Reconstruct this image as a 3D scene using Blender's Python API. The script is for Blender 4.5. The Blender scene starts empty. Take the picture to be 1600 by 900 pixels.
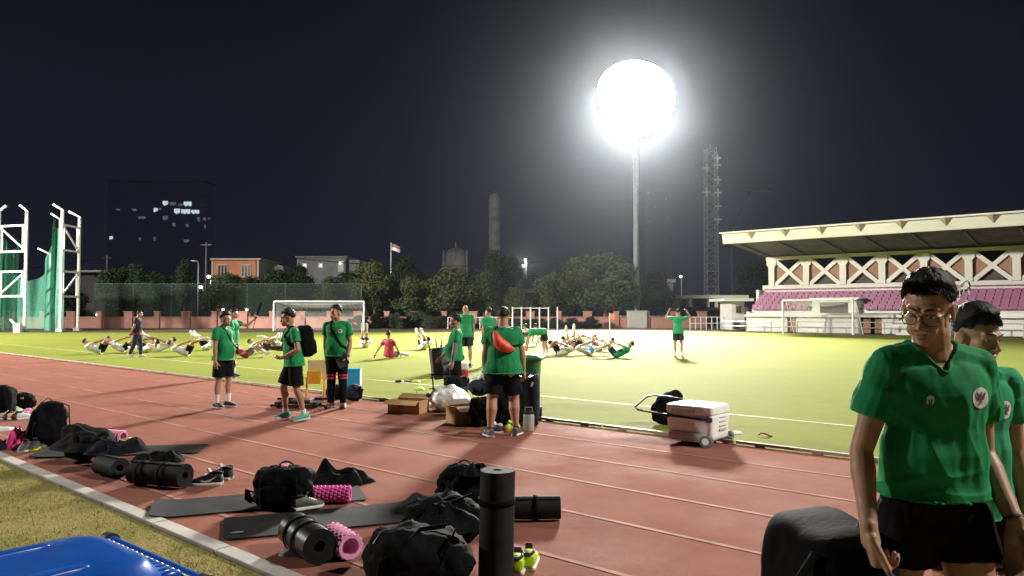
import bpy, bmesh, math, random
from mathutils import Vector as V, Matrix as M, noise
from mathutils.bvhtree import BVHTree
R = math.radians
SC = bpy.context.scene
COL = SC.collection
F = 1155.0; CH = 1.7; PT = math.atan(35 / F)

# ---------------------------------------------------------------- picture <-> place
def ray(px, py):
    x, y, z = (px - 800) / F, 1.0, (450 - py) / F
    c, s = math.cos(PT), math.sin(PT)
    return V((x, y * c - z * s, y * s + z * c))
def gp(px, py, z=0.0):                       # point of the level z seen at a pixel
    r = ray(px, py); k = (z - CH) / r.z
    return V((r.x * k, r.y * k, z))
def at(px, py, Y):                           # point at depth Y seen at a pixel
    r = ray(px, py); k = Y / r.y
    return V((r.x * k, Y, CH + r.z * k))
DV = V((0.757, -0.653, 0)); NV = V((0.653, 0.757, 0))   # along / across the running track
def st(s, t, z=0.0):
    return DV * s + NV * t + V((0, 0, z))
TRK = math.atan2(-0.653, 0.757)              # heading of the track direction

# ---------------------------------------------------------------- bookkeeping
MW = {}                                      # world matrix of things, by name
def tag(o, label=None, cat=None, group=None, kind=None):
    if label: o['label'] = label
    if cat: o['category'] = cat
    if group: o['group'] = group
    if kind: o['kind'] = kind
    return o
def thing(name, label, cat, loc=(0, 0, 0), rz=0.0, group=None):
    o = bpy.data.objects.new(name, None); COL.objects.link(o)
    o.location = loc; o.rotation_euler = (0, 0, rz); o.empty_display_size = .2
    MW[o.name] = M.Translation(V(loc)) @ M.Rotation(rz, 4, 'Z')
    return tag(o, label, cat, group)
def copy_tree(o, parent=None):
    c = o.copy(); COL.objects.link(c)
    if parent: c.parent = parent
    for ch in list(o.children): copy_tree(ch, c)
    return c

class MB:
    """collects shapes, then links them as one mesh object"""
    def __init__(s): s.bm = bmesh.new()
    def _faces(s, vs, fs):
        vv = [s.bm.verts.new(v) for v in vs]
        for f in fs:
            try: s.bm.faces.new([vv[i] for i in f])
            except ValueError: pass
        return vv
    def box(s, c, size, rot=None, taper=1.0, tx=None):
        c = V(c); hx, hy, hz = [k / 2 for k in size]
        vs = []
        for z, k in ((-hz, 1.0), (hz, taper)):
            for x, y in ((-hx, -hy), (hx, -hy), (hx, hy), (-hx, hy)):
                v = V((x * k, y * k, z))
                if rot is not None: v = rot @ v
                vs.append(c + v)
        s._faces(vs, [(3, 2, 1, 0), (4, 5, 6, 7), (0, 1, 5, 4), (1, 2, 6, 5), (2, 3, 7, 6), (3, 0, 4, 7)])
        return s
    def hexa(s, vs):
        s._faces([V(v) for v in vs], [(3, 2, 1, 0), (4, 5, 6, 7), (0, 1, 5, 4), (1, 2, 6, 5), (2, 3, 7, 6), (3, 0, 4, 7)])
        return s
    def tube(s, pts, r, seg=8, cap=True, closed=False, flat=1.0, up=None):
        pts = [V(p) for p in pts]; n = len(pts)
        rs = r if isinstance(r, (list, tuple)) else [r] * n
        rings = []; prev = None
        for i, p in enumerate(pts):
            if closed: t = pts[(i + 1) % n] - pts[i - 1]
            else: t = pts[min(i + 1, n - 1)] - pts[max(i - 1, 0)]
            if t.length < 1e-9: t = V((0, 0, 1))
            t.normalize()
            a = prev if prev is not None else (V(up) if up is not None else (V((0, 0, 1)) if abs(t.z) < .9 else V((1, 0, 0))))
            a = a - t * a.dot(t)
            if a.length < 1e-6: a = t.orthogonal()
            a.normalize(); prev = a; b = t.cross(a)
            rings.append([s.bm.verts.new(p + a * (math.cos(q) * rs[i] * flat) + b * (math.sin(q) * rs[i]))
                          for q in [2 * math.pi * k / seg for k in range(seg)]])
        m = n if closed else n - 1
        for i in range(m):
            A, B = rings[i], rings[(i + 1) % n]
            for k in range(seg):
                s.bm.faces.new((A[k], A[(k + 1) % seg], B[(k + 1) % seg], B[k]))
        if cap and not closed:
            s.bm.faces.new(rings[0][::-1]); s.bm.faces.new(rings[-1])
        return s
    def bar(s, a, b, w, h=None):
        a, b = V(a), V(b); d = b - a; L = d.length
        q = d.to_track_quat('Z', 'Y').to_matrix()
        return s.box((a + b) / 2, (w, h or w, L), q)
    def ell(s, c, r, rot=None, u=16, v=10):
        c = V(c)
        if not isinstance(r, (list, tuple)): r = (r, r, r)
        rows = []
        def P(th, ph):
            q = V((r[0] * math.sin(th) * math.cos(ph), r[1] * math.sin(th) * math.sin(ph), r[2] * math.cos(th)))
            return c + (rot @ q if rot is not None else q)
        top = s.bm.verts.new(P(0, 0)); bot = s.bm.verts.new(P(math.pi, 0))
        for i in range(1, v):
            rows.append([s.bm.verts.new(P(math.pi * i / v, 2 * math.pi * k / u)) for k in range(u)])
        for k in range(u):
            k2 = (k + 1) % u
            s.bm.faces.new((top, rows[0][k], rows[0][k2]))
            for i in range(v - 2): s.bm.faces.new((rows[i][k], rows[i + 1][k], rows[i + 1][k2], rows[i][k2]))
            s.bm.faces.new((rows[-1][k], bot, rows[-1][k2]))
        return s
    def cap(s, a, b, ra, rb=None, seg=12):            # tapered capsule
        a, b = V(a), V(b); rb = ra if rb is None else rb
        s.ell(a, ra, u=seg, v=8); s.ell(b, rb, u=seg, v=8)
        if (b - a).length > 1e-6: s.tube([a, b], [ra, rb], seg)
        return s
    def loft(s, secs, seg=24, e=2.0, cap=True):
        """secs: (centre, side vec, fwd vec, w, d); superellipse rings"""
        rings = []
        for c, a, b, w, d in secs:
            ring = []
            for k in range(seg):
                q = 2 * math.pi * k / seg; cx, sx = math.cos(q), math.sin(q)
                ring.append(s.bm.verts.new(V(c) + V(a) * (w * math.copysign(abs(cx) ** (2 / e), cx)) + V(b) * (d * math.copysign(abs(sx) ** (2 / e), sx))))
            rings.append(ring)
        for A, B in zip(rings, rings[1:]):
            for k in range(seg): s.bm.faces.new((A[k], A[(k + 1) % seg], B[(k + 1) % seg], B[k]))
        if cap: s.bm.faces.new(rings[0][::-1]); s.bm.faces.new(rings[-1])
        return s
    def prism(s, poly, vec):
        """flat polygon (list of 3-d points) pushed along vec"""
        n = len(poly); a = [s.bm.verts.new(V(p)) for p in poly]; b = [s.bm.verts.new(V(p) + V(vec)) for p in poly]
        s.bm.faces.new(a[::-1]); s.bm.faces.new(b)
        for i in range(n): s.bm.faces.new((a[i], a[(i + 1) % n], b[(i + 1) % n], b[i]))
        return s
    def sheet(s, poly):
        s.bm.faces.new([s.bm.verts.new(V(p)) for p in poly]); return s
    def grid(s, nu, nv, fn, wrap=False):
        g = [[s.bm.verts.new(fn(i / (nu - 1 if not wrap else nu), j / (nv - 1))) for j in range(nv)] for i in range(nu)]
        for i in range(nu if wrap else nu - 1):
            for j in range(nv - 1):
                s.bm.faces.new((g[i][j], g[(i + 1) % nu][j], g[(i + 1) % nu][j + 1], g[i][j + 1]))
        return s
    def lathe(s, prof, c=(0, 0, 0), seg=24, rot=None):
        c = V(c); rings = []
        for r, z in prof:
            ring = []
            for k in range(seg):
                q = V((r * math.cos(2 * math.pi * k / seg), r * math.sin(2 * math.pi * k / seg), z))
                ring.append(s.bm.verts.new(c + (rot @ q if rot is not None else q)))
            rings.append(ring)
        for A, B in zip(rings, rings[1:]):
            for k in range(seg): s.bm.faces.new((A[k], A[(k + 1) % seg], B[(k + 1) % seg], B[k]))
        s.bm.faces.new(rings[0][::-1]); s.bm.faces.new(rings[-1])
        return s
    def soft(s, c, size, e=3.5, n=9, amp=.02, freq=4.0, seed=0, rot=None, fn=None):
        """a stuffed cloth box: rounded cube with lumps"""
        c = V(c); rnd = V((seed * 7.3, seed * 3.1, seed * 5.7)); cache = {}
        def P(x, y, z):
            key = (round(x, 4), round(y, 4), round(z, 4))
            if key in cache: return cache[key]
            q = V((x, y, z)); m = (abs(x) ** e + abs(y) ** e + abs(z) ** e) ** (1 / e)
            q = q / m
            p = V((q.x * size[0] / 2, q.y * size[1] / 2, q.z * size[2] / 2))
            if fn: p = fn(p, q)
            dn = q.normalized()
            k = noise.noise(p * freq + rnd) + .5 * noise.noise(p * freq * 2.3 + rnd) + .35 * abs(noise.noise(p * freq * 4.1 - rnd))
            p = p + dn * (amp * k)
            v = s.bm.verts.new(c + (rot @ p if rot is not None else p)); cache[key] = v
            return v
        L = [-1 + 2 * i / n for i in range(n + 1)]
        for ax in range(3):
            for sg in (-1, 1):
                for i in range(n):
                    for j in range(n):
                        q = []
                        for a, b in ((i, j), (i + 1, j), (i + 1, j + 1), (i, j + 1)):
                            co = [0, 0, 0]; co[ax] = sg; co[(ax + 1) % 3] = L[a]; co[(ax + 2) % 3] = L[b]
                            q.append(P(*co))
                        if sg < 0: q.reverse()
                        try: s.bm.faces.new(q)
                        except ValueError: pass
        return s
    def xf(s, m):
        bmesh.ops.transform(s.bm, matrix=m, verts=s.bm.verts); return s
    def build(s, name, m, parent=None, smooth=True, world=False, bevel=0.0, auto=40, normals=True):
        me = bpy.data.meshes.new(name)
        if normals: bmesh.ops.recalc_face_normals(s.bm, faces=s.bm.faces)
        if world and parent is not None:
            s.xf(MW[parent.name].inverted())
        s.bm.to_mesh(me); s.bm.free()
        return link(name, me, m, parent, smooth, bevel, auto)
def link(name, me, m, parent=None, smooth=True, bevel=0.0, auto=40):
    o = bpy.data.objects.new(name, me); COL.objects.link(o)
    for k in (m if isinstance(m, (list, tuple)) else [m]): me.materials.append(k)
    if parent is not None: o.parent = parent
    if smooth:
        me.shade_smooth()
        if auto: me.set_sharp_from_angle(angle=R(auto))
    if bevel:
        b = o.modifiers.new('bevel', 'BEVEL'); b.width = bevel; b.segments = 2; b.limit_method = 'ANGLE'; b.angle_limit = R(35)
    return o
def remeshed(mb, vox, smooth=2, fac=.5):
    """voxel union of the overlapping closed shapes in mb -> new mesh"""
    me = bpy.data.meshes.new('tmp')
    bmesh.ops.recalc_face_normals(mb.bm, faces=mb.bm.faces)
    mb.bm.to_mesh(me); mb.bm.free()
    o = bpy.data.objects.new('tmp', me); COL.objects.link(o)
    r = o.modifiers.new('r', 'REMESH'); r.mode = 'VOXEL'; r.voxel_size = vox; r.adaptivity = 0
    if smooth:
        k = o.modifiers.new('s', 'SMOOTH'); k.factor = fac; k.iterations = smooth
    dg = bpy.context.evaluated_depsgraph_get(); dg.update()
    out = bpy.data.meshes.new_from_object(o.evaluated_get(dg))
    bpy.data.objects.remove(o); bpy.data.meshes.remove(me)
    return out

# ---------------------------------------------------------------- materials
def mat(name, col, rough=.6, var=.15, scale=8.0, bump=0.0, bscale=60.0, metal=0.0, spec=.5, emis=None, estr=0.0, sheen=0.0, alpha=1.0, trans=0.0, coat=0.0, stretch=None, col2=None):
    m = bpy.data.materials.new(name); m.use_nodes = True
    nt = m.node_tree; N = nt.nodes; L = nt.links
    b = N['Principled BSDF']
    b.inputs['Roughness'].default_value = rough; b.inputs['Metallic'].default_value = metal
    b.inputs['Specular IOR Level'].default_value = spec
    if sheen: b.inputs['Sheen Weight'].default_value = sheen
    if coat: b.inputs['Coat Weight'].default_value = coat
    if alpha < 1: b.inputs['Alpha'].default_value = alpha
    if trans: b.inputs['Transmission Weight'].default_value = trans
    c2 = col2 or tuple(max(0, k * (1 - 2 * var)) for k in col)
    c1 = col if col2 else tuple(min(1, k * (1 + var)) for k in col)
    tc = N.new('ShaderNodeTexCoord'); src = tc.outputs['Object']
    if stretch:
        mp = N.new('ShaderNodeMapping'); mp.inputs['Scale'].default_value = stretch
        L.new(src, mp.inputs['Vector']); src = mp.outputs['Vector']
    nz = N.new('ShaderNodeTexNoise'); nz.inputs['Scale'].default_value = scale; nz.inputs['Detail'].default_value = 5; nz.inputs['Roughness'].default_value = .6
    L.new(src, nz.inputs['Vector'])
    cr = N.new('ShaderNodeValToRGB'); cr.color_ramp.elements[0].position = .3; cr.color_ramp.elements[1].position = .7
    cr.color_ramp.elements[0].color = (*c2, 1); cr.color_ramp.elements[1].color = (*c1, 1)
    L.new(nz.outputs['Fac'], cr.inputs['Fac']); L.new(cr.outputs['Color'], b.inputs['Base Color'])
    if bump:
        n2 = N.new('ShaderNodeTexNoise'); n2.inputs['Scale'].default_value = bscale; n2.inputs['Detail'].default_value = 4
        L.new(src, n2.inputs['Vector'])
        bp = N.new('ShaderNodeBump'); bp.inputs['Strength'].default_value = bump; bp.inputs['Distance'].default_value = .01
        L.new(n2.outputs['Fac'], bp.inputs['Height']); L.new(bp.outputs['Normal'], b.inputs['Normal'])
    if emis:
        b.inputs['Emission Color'].default_value = (*emis, 1); b.inputs['Emission Strength'].default_value = estr
    return m

GREEN = (.016, .25, .085)
mt = {}
mt['skin'] = mat('skin', (.42, .235, .15), .5, .10, 14, .08, 160, spec=.4)
mt['skin_dark'] = mat('skin_deep', (.25, .125, .072), .5, .10, 14, .08, 160, spec=.35)
mt['lip'] = mat('lip', (.25, .11, .08), .45)
mt['hair'] = mat('hair', (.012, .010, .009), .6, .35, 60, .4, 140, spec=.3)
mt['green_shirt'] = mat('green_jersey', GREEN, .75, .12, 5, .10, 800, spec=.15)
mt['teal_shirt'] = mat('sea_green_jersey', (.03, .30, .13), .75, .12, 5, .10, 800, spec=.15)
mt['black_cloth'] = mat('black_cloth', (.010, .010, .012), .8, .25, 9, .25, 24, spec=.04)
mt['black_nylon'] = mat('black_nylon', (.0070, .0070, .008), .8, .3, 12, .3, 30, spec=.04)
mt['navy_cloth'] = mat('navy_cloth', (.012, .013, .020), .8, .25, 9, .3, 24, spec=.04)
mt['navy_shirt'] = mat('dark_navy_cloth', (.028, .032, .052), .7, .2, 9, .2, 24, spec=.1)
mt['white_cloth'] = mat('white_cloth', (.75, .75, .73), .6, .08, 9, .2, 24)
mt['red_shirt'] = mat('crimson_cloth', (.42, .02, .05), .6, .15, 6, .15, 24)
mt['red_band'] = mat('red_band', (.45, .03, .05), .6)
mt['grey_cloth'] = mat('grey_cloth', (.16, .16, .17), .6, .2, 9, .2, 24)
mt['orange_cloth'] = mat('orange_cloth', (.72, .09, .025), .5, .15, 9, .3, 24)
mt['white_metal'] = mat('white_painted_metal', (.72, .72, .69), .4, .08, 3)
mt['grey_metal'] = mat('grey_metal', (.32, .33, .34), .45, .12, 3, metal=.3)
mt['dark_metal'] = mat('dark_metal', (.03, .03, .032), .4, .2, 5, metal=.5)
mt['chrome'] = mat('bright_metal', (.6, .6, .6), .25, .05, 5, metal=.9)
mt['mat_rubber'] = mat('mat_rubber', (.020, .020, .022), .75, .25, 5, .15, 90, spec=.12)
mt['mat_gloss'] = mat('mat_gloss', (.012, .012, .014), .32, .25, 7, .1, 60, spec=.5)
mt['black_rubber'] = mat('black_rubber', (.012, .012, .013), .6, .2, 9)
mt['pink_foam'] = mat('pink_foam', (.70, .10, .36), .55, .10, 9)
mt['pale_pink'] = mat('pale_pink', (.75, .30, .50), .55, .1, 9)
mt['magenta_cloth'] = mat('magenta_cloth', (.80, .05, .26), .55, .15, 9, .2, 24)
mt['neon'] = mat('neon_yellow', (.50, .72, .02), .5, .08, 20)
mt['white_rubber'] = mat('white_rubber', (.68, .68, .64), .5, .1, 14)
mt['teal_shoe'] = mat('teal_shoe', (.05, .42, .33), .45, .12, 20)
mt['maroon_shoe'] = mat('maroon_shoe', (.10, .025, .03), .5, .2, 20)
mt['grey_shoe'] = mat('grey_shoe', (.10, .095, .09), .6, .2, 30)
mt['cardboard'] = mat('cardboard', (.42, .25, .12), .75, .10, 6, .06, 40)
mt['cooler_white'] = mat('cooler_white', (.86, .86, .86), .35, .05, 3)
mt['cooler_grey'] = mat('cooler_grey', (.55, .52, .48), .45, .08, 5)
mt['bin_blue'] = mat('bin_blue', (.004, .065, .33), .28, .12, 6, .05, 20, spec=.5)
mt['bin_green'] = mat('bin_green', (.03, .16, .05), .38, .12, 6)
mt['blue_plastic'] = mat('blue_plastic', (.02, .32, .72), .4, .1, 6)
mt['orange_plastic'] = mat('orange_plastic', (.80, .36, .02), .45, .1, 6)
mt['cream'] = mat('cream_board', (.70, .58, .30), .6, .1, 5)
mt['dark_grey'] = mat('dark_grey_shell', (.05, .055, .065), .45, .15, 9)
mt['mid_grey'] = mat('mid_grey_shell', (.17, .17, .17), .4, .15, 9)
mt['white_plastic'] = mat('white_plastic_bag', (.80, .80, .80), .35, .06, 8, .3, 18)
mt['clear_plastic'] = mat('clear_plastic', (.62, .60, .56), .15, .05, 6, alpha=.55)
mt['glass'] = mat('lens_glass', (.9, .9, .9), .03, .02, 4, alpha=.05, spec=.6)
mt['eye_white'] = mat('eye_white', (.36, .33, .30), .3, .05)
mt['iris'] = mat('iris', (.02, .012, .008), .2)
mt['emblem_white'] = mat('emblem_white', (.68, .68, .66), .6, .05)
mt['emblem_dark'] = mat('emblem_brown', (.10, .08, .07), .6, .1)
mt['logo_white'] = mat('logo_white', (.72, .74, .72), .6, .05)
mt['watch_face'] = mat('watch_face', (.12, .13, .13), .15)
mt['red_plastic'] = mat('red_plastic', (.50, .02, .05), .4, .1)
mt['leaf_litter'] = mat('orange_scrap', (.40, .08, .02), .6)
mt['pale_green'] = mat('pale_green_cloth', (.45, .58, .36), .6)

def lamp_mat(name, col, s):
    m = bpy.data.materials.new(name); m.use_nodes = True
    N = m.node_tree.nodes; e = N.new('ShaderNodeEmission'); e.inputs['Color'].default_value = (*col, 1); e.inputs['Strength'].default_value = s
    m.node_tree.links.new(e.outputs[0], N['Material Output'].inputs['Surface']); N.remove(N['Principled BSDF'])
    return m

# ---------------------------------------------------------------- camera
cam = bpy.data.objects.new('camera', bpy.data.cameras.new('camera')); COL.objects.link(cam)
cam.location = (0, 0, CH); cam.rotation_euler = (math.pi / 2 + PT, 0, 0)
cam.data.sensor_width = 36; cam.data.lens = F / 1600 * 36; cam.data.clip_end = 4000; cam.data.clip_start = .05
SC.camera = cam
vs = SC.view_settings; vs.view_transform = 'Standard'; vs.look = 'None'; vs.exposure = 0; vs.gamma = 1
SC.render.engine = 'CYCLES'
cy = SC.cycles; cy.use_denoising = True; cy.max_bounces = 5; cy.diffuse_bounces = 2; cy.glossy_bounces = 2; cy.transparent_max_bounces = 12
cy.volume_bounces = 0; cy.sample_clamp_indirect = 4; cy.caustics_reflective = False; cy.caustics_refractive = False
cy.use_adaptive_sampling = True; cy.adaptive_threshold = .02

# ---------------------------------------------------------------- night sky
w = bpy.data.worlds.new('World'); SC.world = w; w.use_nodes = True
N = w.node_tree.nodes; L = w.node_tree.links
bg = N['Background']
tc = N.new('ShaderNodeTexCoord'); sep = N.new('ShaderNodeSeparateXYZ'); L.new(tc.outputs['Generated'], sep.inputs[0])
cr = N.new('ShaderNodeValToRGB'); L.new(sep.outputs['Z'], cr.inputs['Fac'])
e = cr.color_ramp.elements
e[0].position = 0.0; e[0].color = (.0125, .0125, .022, 1)
e[1].position = .45; e[1].color = (.0045, .0050, .0085, 1)
k = e.new(.12); k.color = (.0095, .0098, .0175, 1)
L.new(cr.outputs['Color'], bg.inputs['Color']); bg.inputs['Strength'].default_value = 1.0
# ================================================================ SETTING
def ground_mat(name, ca, cb, cc, s1, s2, rough=.85, bump=.3, bs=40, spec=.3, stripes=None):
    m = bpy.data.materials.new(name); m.use_nodes = True
    nt = m.node_tree; N = nt.nodes; L = nt.links; b = N['Principled BSDF']
    b.inputs['Roughness'].default_value = rough if not isinstance(rough, tuple) else .7; b.inputs['Specular IOR Level'].default_value = spec
    tc = N.new('ShaderNodeTexCoord')
    n1 = N.new('ShaderNodeTexNoise'); n1.inputs['Scale'].default_value = s1; n1.inputs['Detail'].default_value = 6; n1.inputs['Roughness'].default_value = .65
    n2 = N.new('ShaderNodeTexNoise'); n2.inputs['Scale'].default_value = s2; n2.inputs['Detail'].default_value = 6; n2.inputs['Roughness'].default_value = .7
    for n in (n1, n2): L.new(tc.outputs['Object'], n.inputs['Vector'])
    r1 = N.new('ShaderNodeMapRange'); r1.inputs['From Min'].default_value = .35; r1.inputs['From Max'].default_value = .65
    r2 = N.new('ShaderNodeMapRange'); r2.inputs['From Min'].default_value = .35; r2.inputs['From Max'].default_value = .65
    L.new(n1.outputs['Fac'], r1.inputs['Value']); L.new(n2.outputs['Fac'], r2.inputs['Value'])
    m1 = N.new('ShaderNodeMix'); m1.data_type = 'RGBA'; m1.inputs['A'].default_value = (*ca, 1); m1.inputs['B'].default_value = (*cb, 1)
    m2 = N.new('ShaderNodeMix'); m2.data_type = 'RGBA'; m2.inputs['B'].default_value = (*cc, 1)
    L.new(r1.outputs[0], m1.inputs['Factor']); L.new(m1.outputs['Result'], m2.inputs['A'])
    k = N.new('ShaderNodeMath'); k.operation = 'MULTIPLY'; k.inputs[1].default_value = .6
    L.new(r2.outputs[0], k.inputs[0]); L.new(k.outputs[0], m2.inputs['Factor'])
    L.new(m2.outputs['Result'], b.inputs['Base Color'])
    n3 = N.new('ShaderNodeTexNoise'); n3.inputs['Scale'].default_value = bs; n3.inputs['Detail'].default_value = 5
    L.new(tc.outputs['Object'], n3.inputs['Vector'])
    if isinstance(rough, tuple):       # worn, polished patches
        n4 = N.new('ShaderNodeTexNoise'); n4.inputs['Scale'].default_value = .55; n4.inputs['Detail'].default_value = 7; n4.inputs['Roughness'].default_value = .62
        L.new(tc.outputs['Object'], n4.inputs['Vector'])
        r4 = N.new('ShaderNodeMapRange'); r4.inputs['From Min'].default_value = .4; r4.inputs['From Max'].default_value = .66; r4.inputs['To Min'].default_value = rough[1]; r4.inputs['To Max'].default_value = rough[0]
        L.new(n4.outputs['Fac'], r4.inputs['Value']); L.new(r4.outputs[0], b.inputs['Roughness'])
    bp = N.new('ShaderNodeBump'); bp.inputs['Strength'].default_value = bump; bp.inputs['Distance'].default_value = .02
    L.new(n3.outputs['Fac'], bp.inputs['Height']); L.new(bp.outputs['Normal'], b.inputs['Normal'])
    return m
M_soil = ground_mat('soil', (.035, .030, .022), (.05, .045, .03), (.03, .035, .02), .2, 1.5)
M_pitch = ground_mat('pitch_turf', (.174, .202, .038), (.146, .174, .030), (.190, .202, .047), .22, 2.2, bump=.5, bs=30, spec=.022)
M_verge = ground_mat('verge_turf', (.205, .185, .062), (.30, .235, .11), (.10, .105, .028), 1.6, 11, bump=.9, bs=45, spec=0.0)
M_track = ground_mat('track_rubber', (.238, .096, .070), (.194, .074, .055), (.268, .116, .087), .3, 2.6, rough=(.72, .97), bump=.3, bs=170, spec=.03)
M_line = mat('faded_line_paint', (.345, .175, .135), .8, .25, 2.5, spec=.05)
M_touch = mat('chalk_line', (.38, .40, .22), .8, .25, 3)
M_kerb = mat('kerb_concrete', (.36, .34, .31), .8, .15, 2.5, .2, 60)

def struct(name, mb, m, **k):
    o = mb.build(name, m, None, smooth=k.pop('smooth', False), **k); o['kind'] = 'structure'; return o
def strip(mb, s0, s1, t0, t1, z):
    return mb.sheet([st(s0, t0, z), st(s1, t0, z), st(s1, t1, z), st(s0, t1, z)])
S0, S1 = -76.0, 30.0
g = MB(); g.sheet([(-1500, -300, -.02), (1500, -300, -.02), (1500, 2500, -.02), (-1500, 2500, -.02)]); struct('ground', g, M_soil)
g = MB(); g.sheet([st(S0, 8.98, 0), V((17, 58.6, 0)), st(45, 56.3, 0), st(45, 8.98, 0)][::-1]); struct('pitch', g, M_pitch)
g = MB(); strip(g, S0, S1, 2.74, 8.98, 0); struct('running_track', g, M_track)
g = MB(); strip(g, S0, S1, -14, 2.6, -.003); struct('verge', g, M_verge)
g = MB()
for t in (3.12, 4.1, 5.09, 6.06, 7.02, 7.98): strip(g, S0, S1, t - .024, t + .024, .004)
struct('lane_lines', g, M_line)
g = MB(); strip(g, S0, S1, 11.5, 11.58, .004); struct('pitch_line', g, M_touch)
# far strip of red soil between turf and wall
g = MB(); g.sheet([(-60, 58.9, -.004), (17.3, 58.9, -.004), (17.3, 72, -.004), (-60, 72, -.004)]); struct('far_path', g, ground_mat('far_soil', (.10, .07, .045), (.08, .06, .04), (.06, .055, .03), .3, 2))
# outer concrete kerb, laid in lengths
g = MB(); s = S0
while s < S1:
    g.box(st(s + .495, 2.67, -.04), (.985, .13, .12), M.Rotation(TRK, 3, 'Z')); s += 1.0
o = struct('outer_kerb', g, M_kerb, bevel=.008)
# inner kerb: low rail on blocks
g = MB(); s = -62.0
while s < S1:
    L_ = 1.96
    g.box(st(s + L_ / 2, 9.0, .035), (L_, .055, .035), M.Rotation(TRK, 3, 'Z'))
    for q in (.3, 1.0, 1.65): g.box(st(s + q, 9.0, .008), (.12, .045, .019), M.Rotation(TRK, 3, 'Z'))
    s += 2.0
o = struct('inner_kerb', g, mat('kerb_rail', (.40, .30, .25), .6, .2, 3), bevel=.006)

# short grass of the verge
rnd = random.Random(4)
vs_, fs_ = [], []
for i in range(30000):
    Y = 2.2 + 9.5 * rnd.random() ** 1.6; X = -Y * .72 + rnd.random() * (Y * .75)
    if NV.x * X + NV.y * Y > 2.58: continue
    if noise.noise(V((X * 1.3, Y * 1.3, 3))) < -.25 and rnd.random() < .7: continue
    a = rnd.random() * 6.28; h = rnd.uniform(.012, .04); wd = rnd.uniform(.002, .004)
    dx, dy = math.cos(a) * wd, math.sin(a) * wd; lx, ly = rnd.uniform(-.025, .025), rnd.uniform(-.025, .025)
    b = len(vs_); vs_ += [(X - dx, Y - dy, -.004), (X + dx, Y + dy, -.004), (X + lx, Y + ly, h)]; fs_.append((b, b + 1, b + 2))
me = bpy.data.meshes.new('grass_blades'); me.from_pydata(vs_, [], fs_)
o = link('grass_blades', me, mat('grass_blade', (.32, .26, .10), .8, .3, 6, col2=(.16, .15, .045), spec=.1), smooth=False); o['kind'] = 'stuff'
tag(o, 'short dry yellowish grass on the verge beside the kerb', 'grass')

# ================================================================ LIGHT MASTS
M_glare = lamp_mat('floodlight_glow', (1.0, .97, .90), 30)
def floodlight(base, top, aim, rad, label, power, spread=180, lens=True, color=(1, .95, .86)):
    base = V(base); top = V(top)
    r = thing('floodlight_mast', label, 'floodlight', base)
    inv = MW[r.name].inverted()
    g = MB(); h = top.z - base.z
    g.tube([(0, 0, 0), (0, 0, h * .42), (0, 0, h * .43), (0, 0, h)], [.34, .31, .29, .25], 14)
    g.build('mast', mat('mast_paint', (.17, .18, .19), .6, .12, 3), r)
    d = (V(aim) - top).normalized(); q = d.to_track_quat('-Z', 'Y').to_matrix()
    L_ = inv @ top
    g = MB(); g.lathe([(rad * .6, .75), (rad * .76, .6), (rad * .82, .2), (rad * .82, .06), (rad * .7, .06)], L_, 40, q); g.build('lamp_housing', mt['dark_metal'], r)
    g = MB()
    g.lathe([(rad * .98, .02), (rad * .97, -.04), (rad * .8, -.22), (rad * .5, -.4), (rad * .15, -.46), (.02, -.47)], L_, 56, q)
    for v_ in g.bm.verts:
        p_ = q.inverted() @ (v_.co - L_); a_ = math.atan2(p_.y, p_.x); f_ = 1 + .035 * math.sin(2 * a_ + .9) + .02 * math.sin(3 * a_ - .4)
        v_.co = L_ + q @ V((p_.x * f_, p_.y * f_ * 1.10, p_.z))
    ln = g.build('lamp_glare_disc', M_glare, r)  # disc shaped to imitate glare; the far mast's is wider than its real lamps
    li = bpy.data.lights.new('floodlight_lamp', 'AREA'); li.shape = 'DISK'; li.size = rad * 1.80; li.energy = power; li.color = color; li.spread = R(spread)
    lo = bpy.data.objects.new('floodlight_lamp', li); COL.objects.link(lo); lo.parent = r
    lo.location = L_ + d * .55; lo.rotation_euler = d.to_track_quat('-Z', 'Y').to_euler()
    return r
PW = globals().get('PW', dict(A=34500, B=13500, C=60000))
floodlight(V((13.15, 78, 0)), at(993, 155, 78), (5, 46, 0), 4.05, 'tall grey floodlight mast with a white disc shaped to its glare', PW['A'], 53)
floodlight(V((34, 1, 0)), V((34, 1, 27)), (-2, 17, 0), 1.5, 'floodlight mast beside the camera side of the track, out of view', PW['B'], 140)
floodlight(V((-60, 24, 0)), V((-60, 24, 22)), (-20, 53, 0), 1.8, 'floodlight mast on the left of the track, out of view', PW['C'], 118)

# thin scattering air added to stand in for lens glow round the floodlight
g = MB(); g.box((0, 60, 40), (700, 640, 84)); hz = g.build('haze', mt['glass'], None, smooth=False)
m = bpy.data.materials.new('glow_air'); m.use_nodes = True; N = m.node_tree.nodes
N.remove(N['Principled BSDF']); v = N.new('ShaderNodeVolumePrincipled'); v.inputs['Color'].default_value = (.80, .88, 1, 1)
v.inputs['Density'].default_value = globals().get('HAZE', 1.4e-4); v.inputs['Anisotropy'].default_value = globals().get('ANI', .92)
m.node_tree.links.new(v.outputs[0], N['Material Output'].inputs['Volume']); hz.data.materials.clear(); hz.data.materials.append(m)
hz['kind'] = 'stuff'; tag(hz, 'thin added haze standing in for the lens glow round the floodlight', 'haze')

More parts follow.
